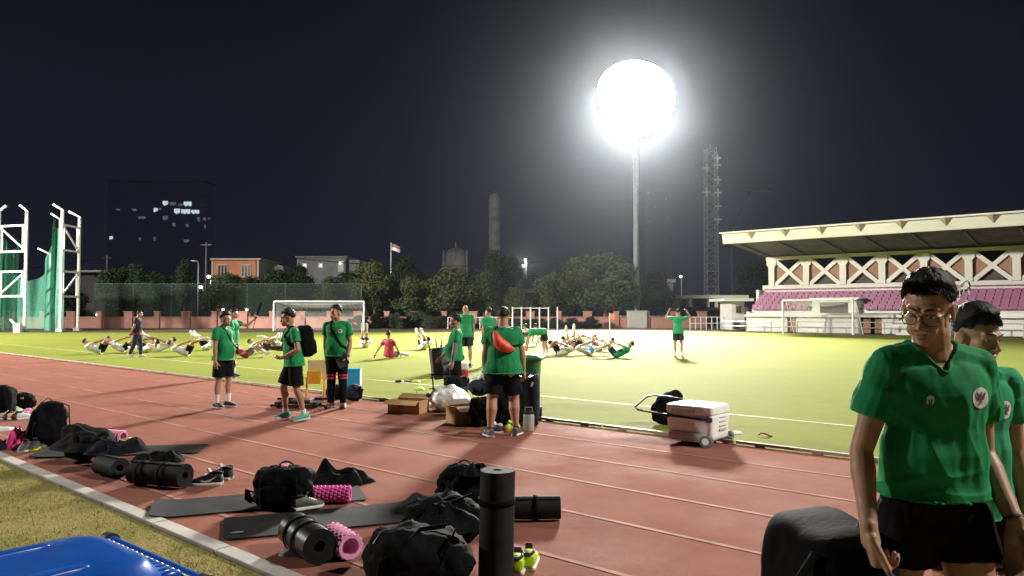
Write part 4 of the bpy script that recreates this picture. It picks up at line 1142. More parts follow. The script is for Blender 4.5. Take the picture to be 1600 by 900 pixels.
    s['bottom'] = link('shorts' if shorts_len < 1 else 'trousers', me, mt[bottom], r, True, 0, 0)
    for k in 'rl':
        A = s[k]
        if socks:
            g = MB(); d = -A['n']; g.tube([A['an'] - d * .02 * h, A['an'] + d * socklen * h * .5, A['an'] + d * socklen * h], [.023 * h, .0235 * h, .026 * h * (1 + (fat - 1) * .6)], 14); g.build('sock', mt[socks], r)
        if shoes: s[k]['shoe'] = shoe(r, A, h, mt[shoes[0]], mt[shoes[1]], shoek)
    if hair:
        s['hair'] = hair_mesh(s['hc'], s['hs'], s['hf'], s['hu'], h / 1.77 * hk, hair, seed, vox).build('hair', mt['hair'] if not hair.get('m') else mt[hair['m']], r, auto=0)
    if detail and vox < .012:
        R3 = M((s['hs'], s['hf'], s['hu'])).transposed(); kk = h / 1.77 * hk
        for sg in (1, -1):
            g = MB(); c = s['hc'] + R3 @ (V((sg * .031, .0715, .000)) * kk); g.ell(c, .0112 * kk); e = g.build('eye', mt['eye_white'], r)
            g = MB(); g.ell(c + R3 @ (V((pose.get('gx', 0), .0085, pose.get('gz', -.001))) * kk), .0048 * kk); g.build('iris', mt['iris'], e)
            g = MB(); g.tube([s['hc'] + R3 @ (V(q) * kk) for q in ((sg * .012, .0995, .0235), (sg * .028, .0945, .029), (sg * .046, .0765, .0265))], [.0016 * kk, .0024 * kk, .0010 * kk], 6, flat=1.5); g.build('eyebrow', mt['hair'], r)
        g = MB()
        g.ell(s['hc'] + R3 @ (V((0, .0885, -.0675)) * kk), (.021 * kk, .0115 * kk, .0052 * kk), R3); g.ell(s['hc'] + R3 @ (V((0, .0875, -.079)) * kk), (.018 * kk, .0115 * kk, .0062 * kk), R3); g.build('lips', mt['lip' if skin == 'skin' else 'lip'], r)
    s['h'] = h
    if ground:       # let the lowest point rest on the ground
        lo = min(v.co.z for o in [body, s['bottom']] + [s[k]['shoe'] for k in 'rl' if 'shoe' in s[k]] + [q for k in 'rl' if 'shoe' in s[k] for q in s[k]['shoe'].children] for v in o.data.vertices)
        for o in r.children:
            if o.type == 'MESH': o.location.z -= lo
        s['dz'] = -lo
    else: s['dz'] = 0
    return r, s
def place_z(o, s): o.location.z += s['dz']; return o
# surface-hugging marks
def bvh(o):
    bm = bmesh.new(); bm.from_mesh(o.data); t = BVHTree.FromBMesh(bm); bm.free(); return t
def decal(name, polys, target, org, ux, uy, m, parent, off=.002, tree=None, sub=None):
    """polys: closed 2-d outlines (or triangles) projected along -n onto the target's surface"""
    tree = tree or bvh(target); ux, uy = V(ux), V(uy); n = ux.cross(uy).normalized(); org = V(org)
    bm = bmesh.new()
    for poly in polys:
        vs = [bm.verts.new(org + ux * x + uy * y) for x, y in poly]
        bm.faces.new(vs)
    bmesh.ops.triangulate(bm, faces=bm.faces)
    bmesh.ops.subdivide_edges(bm, edges=bm.edges, cuts=3, use_grid_fill=True)
    for v in bm.verts:
        hit = tree.ray_cast(v.co + n * .25, -n)
        if hit[0] is not None: v.co = hit[0] + n * off
    me = bpy.data.meshes.new(name); bm.to_mesh(me); bm.free()
    o = link(name, me, m, parent, True, 0, 0); o.location = target.location; return o
def circle(r, n=24, cx=0, cy=0): return [(cx + r * math.cos(2 * math.pi * k / n), cy + r * math.sin(2 * math.pi * k / n)) for k in range(n)]
def eagle(k):
    """the spread-winged bird of the round badge"""
    P = []
    P.append([(x * k, y * k) for x, y in [(-.10, -.25), (.10, -.25), (.15, .15), (.07, .38), (-.07, .38), (-.15, .15)]])      # body
    P.append([(x * k, y * k) for x, y in [(-.05, .36), (.05, .36), (.06, .52), (.16, .56), (.02, .64), (-.07, .56)]])          # head, beak
    for s in (1, -1):
        for f in range(4):
            a = .55 + .27 * f; b = a + .2
            P.append([(s * k * x, k * y) for x, y in [(.12, .22 - .10 * f), (math.cos(1.35 - a * .55) * .3 + .2 + .10 * (3 - f) * .6, .60 - .17 * f), (.62 - .07 * f, .46 - .2 * f), (.13, .10 - .1 * f)]])
    for s in (-1, 0, 1): P.append([(k * (x + s * .09), k * y) for x, y in [(-.05, -.24), (.05, -.24), (.05 + s * .08, -.58), (-.05 + s * .08, -.58)]])   # tail
    return P
def helmet(k):
    P = [[(x * k, y * k) for x, y in [(-.40, .10), (-.34, .36), (-.16, .52), (.16, .52), (.34, .36), (.40, .10), (.12, .06), (0, .16), (-.12, .06)]]]
    for s in (1, -1): P.append([(s * x * k, y * k) for x, y in [(.40, .12), (.40, -.22), (.26, -.56), (.16, -.40), (.20, -.12), (.30, .02)]])
    P.append([(x * k, y * k) for x, y in [(-.05, .1), (.05, .1), (.05, -.22), (-.05, -.22)]])
    return P
# ---------------------------------------------------------------- straps and things worn across the body
def strap_band(name, pts, target, parent, m, wd=.035, off=.004, nrm=None, dz=0.0):
    """flat webbing laid over a surface along pts"""
    tr = bvh(target); g = MB(); P = []
    for a, b in zip(pts, pts[1:]):
        for k in range(8): P.append(V(a).lerp(V(b), k / 8))
    P.append(V(pts[-1])); rows = []
    for i, p in enumerate(P):
        t = (P[min(i + 1, len(P) - 1)] - P[max(i - 1, 0)]).normalized()
        h = tr.find_nearest(p); n = h[1]; q = h[0] + n * off; b = t.cross(n).normalized()
        rows.append((q - b * wd / 2, q + b * wd / 2, q + b * wd / 2 + n * .004, q - b * wd / 2 + n * .004))
    vv = [[g.bm.verts.new(x) for x in r] for r in rows]
    for A, B in zip(vv, vv[1:]):
        for k in range(4): g.bm.faces.new((A[k], A[(k + 1) % 4], B[(k + 1) % 4], B[k]))
    o = g.build(name, m, parent); o.location = (0, 0, dz); return o
def wpos(r, p): return MW[r.name] @ V(p)

SHORT = dict(t=.018, top=.016, amp=.006, side=.6, front=1.08)
# ================================================================ THE TWO MEN IN FRONT
M1 = V((1.50, 2.66, 0))
p1 = dict(tl=(0, .03, 1), tu=(.045, .08, 1), ss=(1, .06, .03), hf=(.95, 1, -.34), hu=(.17, .32, 1), shw=.80,
          ra=(.30, -.06, -1), rf=(.13, .48, -1), rh=(-.10, .12, -1), rp=(-1, .25, 0), rcurl=[1.1, 1.15, 1.15, 1.2], rth=(-.35, .45, -.9),
          la=(-.17, -.16, -1), lf=(.0, .62, -.75), lh=(.06, .10, -1), lp=(1, .3, 0), lcurl=[.38, .45, .5, .55],
          rt=(.06, -.16, -1), rs=(.02, -.35, -1), lt=(-.05, .22, -1), ls=(0, .0, -1), gx=.002, gz=-.003)
quiff = dict(t=.012, top=.018, amp=.006, side=.36, front=.86, shape=lambda d: .75 + .85 * max(0, d.y + .25) + .25 * max(0, -d.x))
r, s = person('man with glasses in a green jersey carrying a big black bag', M1, math.pi, 1.84, p1, 'green_shirt', 'black_cloth', quiff, vox=.0048, fit=1.2, wr=.004, shorts_len=.31,
              sleeve=.60, hem=.15, seed=5, socks='white_cloth', hk=.94, fat=.91, sho_top=.3)
man1, S1_ = r, s; dz = s['dz']; h = s['h']
# open V neck
sh = s['shirt']; c, t, sd = s['T'](1.0)
bm = bmesh.new(); bm.from_mesh(sh.data)
kill = []
for f in bm.faces:
    q = f.calc_center_median(); x = abs(q.x - c.x - .004); zv = c.z - .088 + x * 1.22
    if (q.y > c.y - .01 and q.z > zv and x < .10) or (q.z > c.z + .022 and x < .09) or (q.z > c.z - .004 and x < .062): kill.append(f)
bmesh.ops.delete(bm, geom=kill, context='FACES')
# drape: vertical folds below the chest, pulls at the waist
for v in bm.verts:
    q = v.co; zr = (q.z - s['p0'].z) / (.33 * h)
    if q.y > -.1 and abs(q.x) < .2:
        k = max(0, min(1, (.85 - zr) / .35)) * max(0, min(1, (zr + .3) / .25))
        rg = lambda v_: .55 - abs(math.sin(v_)) ** .7
        w_ = rg(q.x * 24 + 1.5 * math.sin(q.z * 7) + .9 + 1.2 * noise.noise(q * 5)) + .6 * rg(q.x * 15 - q.z * 9 + .4)
        v.co += v.normal * .0075 * k * w_
        k2 = math.exp(-((zr - .20) / .11) ** 2)
        v.co += v.normal * .0085 * k2 * rg(q.z * 42 + q.x * 9 + 2.2 * noise.noise(q * 7))
        k3 = math.exp(-((zr - .62) / .12) ** 2) * min(1, abs(q.x) / .1)
        v.co += v.normal * .006 * k3 * rg((q.z - abs(q.x) * .9) * 40 + noise.noise(q * 6))
    elif abs(q.x) >= .2:
        v.co += v.normal * .003 * math.sin(q.z * 60 + q.y * 40)
bmesh.ops.smooth_vert(bm, verts=bm.verts, factor=.5, use_axis_x=True, use_axis_y=True, use_axis_z=True)
bm.to_mesh(sh.data); 
# collar rib along the rim of the opening
edges = [e for e in bm.edges if len(e.link_faces) == 1 and (e.verts[0].co - c).length < .16]
adj = {}
for e in edges:
    a, b = e.verts; adj.setdefault(a.index, []).append(b.index); adj.setdefault(b.index, []).append(a.index)
bm.verts.ensure_lookup_table(); best = []
seen = set()
for st0 in adj:
    if st0 in seen: continue
    lp = [st0]; seen.add(st0)
    while True:
        nx = [k for k in adj[lp[-1]] if k not in seen]
        if not nx: break
        lp.append(nx[0]); seen.add(nx[0])
    if len(lp) > len(best): best = lp
P = [bm.verts[i].co.copy() for i in best]; n = len(P)
for _ in range(6): P = [(P[i - 1] + P[i] * 2 + P[(i + 1) % n]) / 4 for i in range(n)]
g = MB(); g.tube(P[::3], .0062, 6, closed=True); o = g.build('collar', mt['green_shirt'], r); o.location.z = dz
bm.free()
m = sh.modifiers.new('cloth', 'SOLIDIFY'); m.thickness = .0025; m.offset = -1
# badge and small helmet mark on the chest
ctr = s['T'](.70)[0]; fy = V((-1, 0, 0))
T_ = bvh(sh)
def mark(name, polys, x, z, m, off): return decal(name, polys, sh, (x, .0, z), (-1, 0, 0), (0, 0, 1), m, r, off, T_)
bx, bz = -.098, s['p0'].z + .33 * h * .70 + .012
o = mark('badge', [circle(.036, 28)], bx, bz, mt['emblem_white'], .0025); 
for a in (decal('badge_bird', eagle(.036), sh, (bx, 0, bz - .001), (-1, 0, 0), (0, 0, 1), mt['emblem_dark'], o, .0042, T_),): a.location = (0, 0, 0)
mark('helmet_mark', helmet(.030), .082, bz - .006, mt['logo_white'], .0025)
# glasses
R3 = M((s['hs'], s['hf'], s['hu'])).transposed(); kk = h / 1.77 * .94
HP = lambda x, y, z: s['hc'] + R3 @ (V((x, y, z)) * kk)
g = MB()
for sg in (1, -1):
    lp = []
    for k in range(28):
        a = 2 * math.pi * k / 28; e = 2.6
        lp.append(HP(sg * .034 + .0235 * math.copysign(abs(math.cos(a)) ** (2 / e), math.cos(a)), .1035 - .004 * math.cos(a) * sg, -.006 + .0205 * math.copysign(abs(math.sin(a)) ** (2 / e), math.sin(a))))
    g.tube(lp, .0018, 6, closed=True)
g.tube([HP(-.0115, .1045, .002), HP(0, .1085, .006), HP(.0115, .1045, .002)], .0014, 6)
gl_ = g.build('glasses', mt['dark_metal'], r); gl_.location.z = dz
g = MB()
for sg in (1, -1): g.tube([HP(sg * .0575, .099, .004), HP(sg * .077, .05, .006), HP(sg * .082, -.005, .004), HP(sg * .080, -.022, -.010)], .0019, 6)
g.build('temple', mt['dark_metal'], gl_)
for sg in (1, -1):
    g = MB(); g.sheet([HP(sg * .034 + .0228 * math.cos(a), .1035 - .004 * math.cos(a) * sg, -.006 + .0198 * math.sin(a)) for a in [2 * math.pi * k / 20 for k in range(20)]]); g.build('lens', mt['glass'], gl_, smooth=False)
# watch on the left wrist
A = s['l']; a = A['wr'] - A['f'] * .018; d = A['f']; o1 = d.orthogonal().normalized(); ring = [a + (o1 * math.cos(k * .5236) + d.cross(o1) * math.sin(k * .5236)) * .0335 for k in range(12)]
g = MB(); g.tube(ring, .007, 6, closed=True); wt = g.build('watch', mt['black_rubber'], r); wt.location.z = dz
n = nz(V((-1, .25, 0)) - d * V((-1, .25, 0)).dot(d)); g = MB(); b2 = d.cross(n); g.lathe([(.019, .030), (.021, .034), (.021, .041), (.017, .0425)], a, 20, M((d, b2, n)).transposed()); g.build('watch_case', mt['dark_metal'], wt)
g = MB(); g.lathe([(.016, .0428), (.016, .0434)], a, 20, M((d, b2, n)).transposed()); g.build('watch_dial', mt['watch_face'], wt)
# loose locks give the hair its texture
def locks(r, s, hk, n, seed, front, L0, L1, name='hair_locks', lift=.55):
    rnd = random.Random(seed); g = MB(); R3 = M((s['hs'], s['hf'], s['hu'])).transposed(); k = s['h'] / 1.77 * hk
    for i in range(n):
        while True:
            d = V((rnd.gauss(0, 1), rnd.gauss(0, 1), abs(rnd.gauss(0, 1)) + .1)).normalized()
            if d.z > front(d): break
        b = V((0, -.014, .034)) + V((d.x * .078, d.y * .097, d.z * .088)); f = max(0, d.z)
        L_ = L0 + (L1 - L0) * f * (.7 + .5 * max(0, d.y))
        dirn = (d * lift + V((.30 * f + rnd.gauss(0, .10), (.75 * f if d.y > -.1 else -.2) + rnd.gauss(0, .12), -.8 * (1 - f) + .25 * f * max(0, d.y)))).normalized()
        e1 = b + dirn * L_ * .55; e2 = e1 + (dirn + V((rnd.gauss(0, .12), rnd.gauss(0, .12) - .1, -.3))).normalized() * L_ * .5
        g.tube([s['hc'] + R3 @ (q * k) for q in (b, e1, e2)], [.0030 * k, .0026 * k, .0006 * k], 4, cap=False)
    o = g.build(name, mt['hair'], r, auto=0); o.location.z = s['dz']; return o
FRG = lambda d: .50 if d.y > .45 else (.15 if d.y > 0 else -.05)
locks(man1, S1_, .94, 2600, 3, lambda d: .54 if d.y > .45 else (.14 if d.y > 0 else -.05), .012, .034, lift=.36)

M2 = V((1.94, 3.20, 0))
p2 = dict(tl=(0, .02, 1), tu=(0, .06, 1), hf=(-.25, 1, -.42), hu=(-.05, .20, 1), ra=(.16, .0, -1), rf=(0, .2, -1), la=(-.16, -.05, -1), lf=(0, .25, -1),
          rt=(.05, .15, -1), lt=(-.05, -.15, -1), ls=(0, -.3, -1))
r, s = person('man half hidden behind the man with glasses, thick dark hair, pale green jersey', M2, math.pi + .06, 1.70, p2, 'teal_shirt', 'black_cloth', dict(t=.016, top=.022, amp=.004, side=.42, front=.92), skin='skin', vox=.006, fit=1.1, shorts_len=.68, socks='white_cloth', seed=8)
locks(r, s, 1.0, 1600, 9, lambda d: .40 if d.y > .45 else (.12 if d.y > 0 else -.05), .012, .030, lift=.38)
sh = s['shirt']; T_ = bvh(sh); bx, bz = -.095, s['p0'].z + .33 * s['h'] * .70
o = decal('badge', [circle(.037, 28)], sh, (bx, 0, bz), (-1, 0, 0), (0, 0, 1), mt['emblem_white'], r, .0025, T_)
decal('badge_bird', eagle(.037), sh, (bx, 0, bz), (-1, 0, 0), (0, 0, 1), mt['emblem_dark'], o, .0042, T_).location = (0, 0, 0)
T_ = bvh(s['bottom']); e = s['l']['hp'].lerp(s['l']['kn'], .50)
decal('helmet_mark', helmet(.026), s['bottom'], (e.x - .01, 0, e.z), (-1, 0, 0), (0, 0, 1), mt['logo_white'], r, .003, T_)

# ================================================================ STAFF AROUND THE TRACK
# stout man seen from behind with the orange pouch
L3 = gp(786, 681); L3.z = 0
r, s = person('stout man seen from behind with an orange pouch slung across his green back', L3, .05, 1.72, dict(tu=(0, .05, 1), ra=(.26, .06, -1), rf=(.10, .10, -1), rp=(-1, 0, 0), rcurl=.8, la=(-.20, -.03, -1), lf=(-.02, .12, -1),
              lt=(-.16, -.14, -1), ls=(-.06, -.14, -1), rt=(.16, .12, -1), rs=(.05, -.10, -1), lft=(-.35, 1, 0), rft=(.45, 1, 0), hf=(.25, 1, -.15)),
              'green_shirt', 'black_cloth', dict(t=.016, top=.010, amp=.001, side=.9, front=1.25), fat=1.32, belly=.03, socks='black_cloth', socklen=.09, shoes=('grey_shoe', 'white_rubber'), shorts_len=.80, vox=.009, seed=2, hem=-.08)
man3, S3 = r, s
g = MB(); A = s['l']; a = A['wr'] - A['f'] * .01; d = A['f']; o1 = d.orthogonal().normalized()
g.tube([a + (o1 * math.cos(k * .5236) + d.cross(o1) * math.sin(k * .5236)) * .034 for k in range(12)], .010, 6, closed=True); g.build('watch', mt['black_rubber'], r).location.z = s['dz']
b_, t_, _ = s['T'](.88); c_, _, _ = s['T'](.30)
pouch = thing('sling_bag', 'bright orange pouch slung over the back of the stout man', 'bag', wpos(r, (0, 0, 0)), .05)
pts = [b_ + V((-.10, -.13, .06)), s['T'](.72)[0] + V((-.04, -.2, 0)), s['T'](.50)[0] + V((.06, -.2, 0)), s['T'](.48)[0] + V((.20, -.05, 0))]
strap_band('strap', [b_ + V((-.09, .05, .10)), b_ + V((-.10, -.13, .06))] + [], s['shirt'], pouch, mt['black_nylon'], .04, dz=s['dz'])
strap_band('strap', [s['T'](.56)[0] + V((.06, -.2, 0)), s['T'](.57)[0] + V((.22, -.08, .0)), s['T'](.58)[0] + V((.24, .03, .02))], s['shirt'], pouch, mt['black_nylon'], .03, dz=s['dz'])
tr = bvh(s['shirt']); P = []
for k in range(9):
    f = k / 8; q = (b_ + V((-.12, -.2, .04))).lerp(s['T'](.50)[0] + V((.15, -.2, 0)), f) + V((-.05 * math.sin(f * 3.14), 0, -.06 * math.sin(f * 3.14)))
    hh = tr.find_nearest(q); P.append(hh[0] + hh[1] * .03)
g = MB(); g.tube(P, [.022, .048, .066, .080, .088, .085, .074, .055, .028], 12, flat=.9); me_ = g.build('pouch', mt['orange_cloth'], pouch); wrinkle(me_.data, .012, 16, 3, (1, 1, 1)); me_.location.z = s['dz']

# man in profile with the cross strap
L4 = gp(348, 637); L4.z = 0
r, s = person('man in profile facing right with a thin black strap across his green jersey', L4, -math.pi / 2 - .35, 1.64, dict(tu=(0, -.03, 1), hf=(.08, 1, -.35), hu=(0, .10, 1), ra=(.10, .02, -1), rf=(0, .06, -1), la=(-.12, .0, -1), lf=(0, .2, -1),
              rt=(.04, -.03, -1), lt=(-.06, .08, -1)), 'green_shirt', 'black_cloth', dict(t=.02, top=.016, amp=.006, side=.6, front=1.08), fat=1.05, belly=.04, fit=.8, hk=1.09, vox=.010, socks='white_cloth', shoes=('black_rubber', 'white_rubber'), seed=4, shorts_len=.82, hem=-.06)
locks(r, s, 1.09, 320, 331, FRG, .012, .036, lift=.35)
strap_band('strap', [s['T'](.92)[0] + V((.07, .02, .07)), s['T'](.8)[0] + V((.05, .2, 0)), s['T'](.5)[0] + V((-.04, .2, 0)), s['T'](.3)[0] + V((-.12, .16, 0)), s['T'](.2)[0] + V((-.2, 0, 0))], s['shirt'], r, mt['black_nylon'], .022, dz=s['dz'])
strap_band('strap', [s['T'](.92)[0] + V((.07, .02, .07)), s['T'](.7)[0] + V((.0, -.2, 0)), s['T'](.3)[0] + V((-.1, -.16, 0)), s['T'](.2)[0] + V((-.2, 0, 0))], s['shirt'], r, mt['black_nylon'], .022, dz=s['dz'])

L5 = gp(363, 590); L5.z = 0
r, s = person('man mostly hidden behind the man in profile, arm raised with a dark stick', L5, -math.pi / 2, 1.70, dict(la=(-.1, .8, -.25), lf=(-.05, .75, .65), lh=(0, .6, .8), lp=(1, 0, 0), lcurl=1.1, ra=(.1, .3, -.9), hf=(0, 1, -.1)), 'green_shirt', 'black_cloth', SHORT, vox=.013, socks='white_cloth', fat=1.05, seed=6)
hp = wpos(r, s['l']['wr'] + s['l']['hd'] * .08 + V((0, 0, s['dz'])))
b = thing('stick', 'dark stick held up by the man with the raised arm', 'stick', hp)
g = MB(); g.tube([(-.10, 0, -.34), (-.02, 0, -.06), (.01, 0, .0)], [.006, .010, .014], 8); g.tube([(.0, 0, -.02), (.04, 0, .13), (.11, 0, .37)], [.018, .036, .030], 8); g.build('shaft', mt['navy_cloth'], b)

# walker with the backpack
L6 = gp(458, 657); L6.z = 0; rz6 = math.pi / 2 + .55
r, s = person('young man walking with a large black backpack and teal shoes', L6, rz6, 1.68, dict(tl=(0, .05, 1), tu=(0, .13, 1), hf=(.12, 1, -.22), hu=(0, .10, 1),
              la=(-.30, -.12, -1), lf=(.50, .70, -.42), lh=(.6, .7, -.2), lp=(.2, -.2, 1), lcurl=.55, ra=(.20, .25, -1), rf=(.1, 1.0, .10), rh=(.1, 1, .1), rp=(-.2, 0, 1), rcurl=.6,
              lt=(-.08, -.05, -1), ls=(0, -.30, -1), rt=(.10, .33, -1), rs=(.02, -.12, -1), rft=(.1, 1, .04), lft=(-.1, 1, -.12)),
              'green_shirt', 'black_cloth', dict(t=.014, top=.026, amp=.007, side=.3, front=.85), hk=1.09, vox=.009, socks='white_cloth', socklen=.05, shoes=('teal_shoe', 'white_rubber'), shoek=.98, seed=7, shorts_len=.84, hem=-.06, fit=.9, fat=1.05)
locks(r, s, 1.09, 320, 331, FRG, .012, .036, lift=.35)
bp = thing('backpack', 'large black backpack on the back of the walking young man', 'backpack', L6, rz6)
c6 = s['T'](.62)[0] + V((0, -.21, s['dz']))
g = MB(); g.soft(c6, (.33, .21, .50), 4, 10, .016, 5, 3, M.Rotation(-.12, 3, 'X')); g.build('pack', mt['black_nylon'], bp)
g = MB(); g.soft(c6 + V((0, -.11, -.09)), (.25, .09, .24), 4, 8, .01, 6, 5, M.Rotation(-.12, 3, 'X')); g.build('front_pocket', mt['black_nylon'], bp)
for sg in (1, -1):
    strap_band('shoulder_strap', [s['T'](.8)[0] + V((sg * .09, -.17, .06)), s['T'](.95)[0] + V((sg * .10, -.02, .1)), s['T'](.8)[0] + V((sg * .11, .2, 0)), s['T'](.55)[0] + V((sg * .16, .12, 0)), s['T'](.42)[0] + V((sg * .2, -.05, 0))], s['shirt'], bp, mt['black_nylon'], .05, dz=s['dz'])

# man in long trousers with a tablet
L7 = gp(526, 637.5); L7.z = 0; rz7 = math.pi - .10
r, s = person('man in long black trousers with red bands, diagonal strap and dark tablet', L7, rz7, 1.75, dict(hf=(.55, 1, -.05), ra=(.10, -.06, -1), rf=(-.03, -.05, -1), la=(-.14, -.02, -1), lf=(.06, .35, -1), lh=(.15, .35, -.9), lp=(1, 0, .2), lcurl=.8,
              rt=(.02, .0, -1), lt=(-.04, .02, -1)), 'green_shirt', 'black_cloth', dict(t=.018, top=.012, amp=.005, side=.5, front=1.08), fat=1.04, belly=.025, fit=.8, hk=1.09, vox=.010, shorts_len=1.0, shoes=('maroon_shoe', 'maroon_shoe'), seed=9, hem=-.03)
locks(r, s, 1.09, 300, 311, FRG, .012, .036, lift=.35)
for k in 'rl':
    for q in (.80, .92):
        A = s[k]; a = A['hp'].lerp(A['kn'], q + .02); g = MB(); d = A['t']; u = 1.75
        rr_ = (.060 + (.036 - .060) * q) * u * .93 + .016 + .010
        g.tube([a - d * .016, a + d * .016], [rr_, rr_ - .001], 18); g.build('red_band', mt['red_band'], r).location.z = s['dz']
strap_band('strap', [s['T'](.93)[0] + V((.09, .0, .07)), s['T'](.78)[0] + V((.06, .2, 0)), s['T'](.55)[0] + V((-.04, .2, 0)), s['T'](.3)[0] + V((-.15, .2, 0)), s['T'](.16)[0] + V((-.22, .02, 0))], s['shirt'], r, mt['black_nylon'], .04, dz=s['dz'])
T_ = bvh(s['shirt']); bz = s['p0'].z + .33 * 1.75 * .72
o = decal('badge', [circle(.036, 20)], s['shirt'], (-.10, 0, bz), (-1, 0, 0), (0, 0, 1), mt['emblem_white'], r, .004, T_)
decal('badge_bird', eagle(.036), s['shirt'], (-.10, 0, bz), (-1, 0, 0), (0, 0, 1), mt['emblem_dark'], o, .0065, T_).location = (0, 0, 0)
decal('helmet_mark', helmet(.026), s['shirt'], (.085, 0, bz), (-1, 0, 0), (0, 0, 1), mt['logo_white'], r, .004, T_)
g = MB(); A = s['l']; a = A['wr'] - A['f'] * .02; d = A['f']; o1 = d.orthogonal().normalized()
g.tube([a + (o1 * math.cos(k * .5236) + d.cross(o1) * math.sin(k * .5236)) * .032 for k in range(12)], .009, 6, closed=True); g.build('watch', mt['black_rubber'], r).location.z = s['dz']
q = wpos(r, A['wr'] + A['hd'] * .06 + V((.055, .03, s['dz'])))
b = thing('tablet', 'dark tablet case held at the hip by the man in long trousers', 'tablet', q, rz7)
g = MB(); g.box((.02, .0, .02), (.21, .02, .27), M.Rotation(.55, 3, 'Y') @ M.Rotation(.25, 3, 'X')); g.build('case', mt['dark_grey'], b, bevel=.006, smooth=False)

# man with the grey arm sleeve
L8 = V((at(712, 485, 13.3).x, 13.3, 0)); rz8 = math.pi / 2 + .12
r, s = person('short man in profile facing left with a grey arm sleeve beside the upright grey case', L8, rz8, 1.58, dict(tu=(0, -.05, 1), hf=(.05, 1, -.15), la=(-.08, .10, -1), lf=(0, .20, -1), ra=(.10, .35, -1), rf=(0, .7, -.8), rt=(.04, .05, -1), lt=(-.05, .0, -1)),
              'green_shirt', 'black_cloth', dict(t=.018, top=.014, amp=.006, side=.55, front=1.08), fat=1.06, belly=.05, fit=.8, hk=1.09, vox=.010, socks='black_cloth', seed=11, shorts_len=.85, hem=-.05)
locks(r, s, 1.09, 300, 314, FRG, .012, .036, lift=.35)
A = s['l']; g = MB(); u = 1.58 * 1.06; chain(g, [(A['sh'].lerp(A['el'], .62), .0295 * u), (A['el'], .0265 * u), (A['el'].lerp(A['wr'], .3), .028 * u), (A['wr'], .0195 * u)]); g.build('arm_sleeve', mt['grey_cloth'], r).location.z = s['dz']

L9 = gp(727, 574); L9.z = 0
r, s = person('bald man seen from behind in the middle of the bright pitch', L9, .1, 1.84, dict(ra=(.12, 0, -1), la=(-.12, 0, -1), lf=(0, .1, -1), lt=(-.12, .05, -1), rt=(.10, -.12, -1)), 'teal_shirt', 'navy_shirt', None, vox=.014, socks='white_cloth', socklen=.16, seed=12, shorts_len=.75, fat=1.05)
L10 = V((at(764, 485, 22.5).x, 22.5, 0))
r, s = person('man in green standing behind the stout man, only head and shoulder showing', L10, .6, 1.73, dict(hf=(-.6, 1, 0)), 'teal_shirt', 'navy_shirt', SHORT, vox=.015, socks='white_cloth', seed=13)
L11 = gp(214, 558); L11.z = 0
r, s = person('man in dark navy walking on the pitch with hands behind his back', L11, -math.pi / 2 + .2, 1.68, dict(tu=(0, .10, 1), hf=(-.2, 1, -.1), la=(-.16, -.28, -.95), lf=(.35, -.45, -.75), ra=(.16, -.28, -.95), rf=(-.35, -.45, -.75), lt=(-.03, .22, -1), ls=(0, .02, -1), rt=(.03, -.20, -1), rs=(0, -.38, -1)),
              'navy_shirt', 'navy_shirt', dict(t=.010, top=.006, amp=.004, side=.5, front=1.08), fat=1.08, vox=.013, shorts_len=1.0, shoes=('white_rubber', 'white_rubber'), seed=14, hem=-.02)
g = MB(); c, t, sd = s['T'](-.04); g.loft([(c + t * q, sd, nz(t.cross(sd)), .096 * 1.08 * 1.68 + .026, .068 * 1.1 * 1.68 + .024) for q in (-.028, .028)], 24, 2.3); g.build('red_band', mt['red_band'], r).location.z = s['dz']
L12 = gp(1060, 557.5); L12.z = 0
r, s = person('man in green with both hands raised to his face, right side of the pitch', L12, -.15, 1.71, dict(ra=(.75, .45, .1), rf=(-.45, .35, 1), la=(-.75, .45, .1), lf=(.45, .35, 1), curl=.9, hu=(0, .05, 1), rt=(.06, 0, -1), lt=(-.06, 0, -1)), 'teal_shirt', 'navy_shirt', SHORT, vox=.013, socks='white_cloth', socklen=.2, shoes=('white_rubber', 'white_rubber'), seed=15, shorts_len=.72)

# ================================================================ PLAYERS ON THE GRASS
GP = 'players stretching on the grass'
def crunch(tor=.35, knee=.85, foot=-.8, arm=(0, .8, .5), up=False):
    d = dict(tl=(0, -1, .12), tu=(0, -1, tor + .25), rt=(.10, .5, knee), lt=(-.10, .5, knee), rs=(0, .65, foot), ls=(0, .65, foot), ra=(.15,) + arm[1:], la=(-.15,) + arm[1:], rf=(0, .9, .3), lf=(0, .9, .3),
             hu=(0, -.55, .85), hf=(0, .85, .55), lft=(0, .85, .4), rft=(0, .85, .4))
    if up: d.update(rft=(0, .3, 1), lft=(0, .3, 1))
    return d
def player(label, px, py, rz, pose, shirt, bottom, seed, h=1.72, hair=True, shoes=('white_rubber', 'white_rubber'), skin='skin', **k):
    L_ = gp(px, py); L_.z = 0
    a = dict(vox=.0165, socks='white_cloth', socklen=.14, detail=False, group=GP, sleeve=.6, shorts_len=.7); a.update(k)
    return person(label, L_, rz, h, pose, shirt, bottom, SHORT if hair else None, seed=seed, skin=skin, shoes=shoes, **a)
RT, LF = -math.pi / 2, math.pi / 2
player('player in white doing a sit up, farthest left on the pitch', 158, 553, RT + .15, crunch(.45, 1.2, -.35), 'white_cloth', 'black_cloth', 21)
player('player in white sitting up just left of the walking navy man', 193, 550, RT + .3, crunch(.9, .55, -.5), 'white_cloth', 'black_cloth', 22, skin='skin')
player('player in white lying behind the legs of the walking navy man', 226, 551, LF - .3, crunch(.2, .9, -.6), 'white_cloth', 'black_cloth', 23, skin='skin_dark')
player('player in white with lifted legs just right of the walking navy man', 246, 549, LF + .35, crunch(.35, 1.3, .35, up=True), 'white_cloth', 'black_cloth', 24)
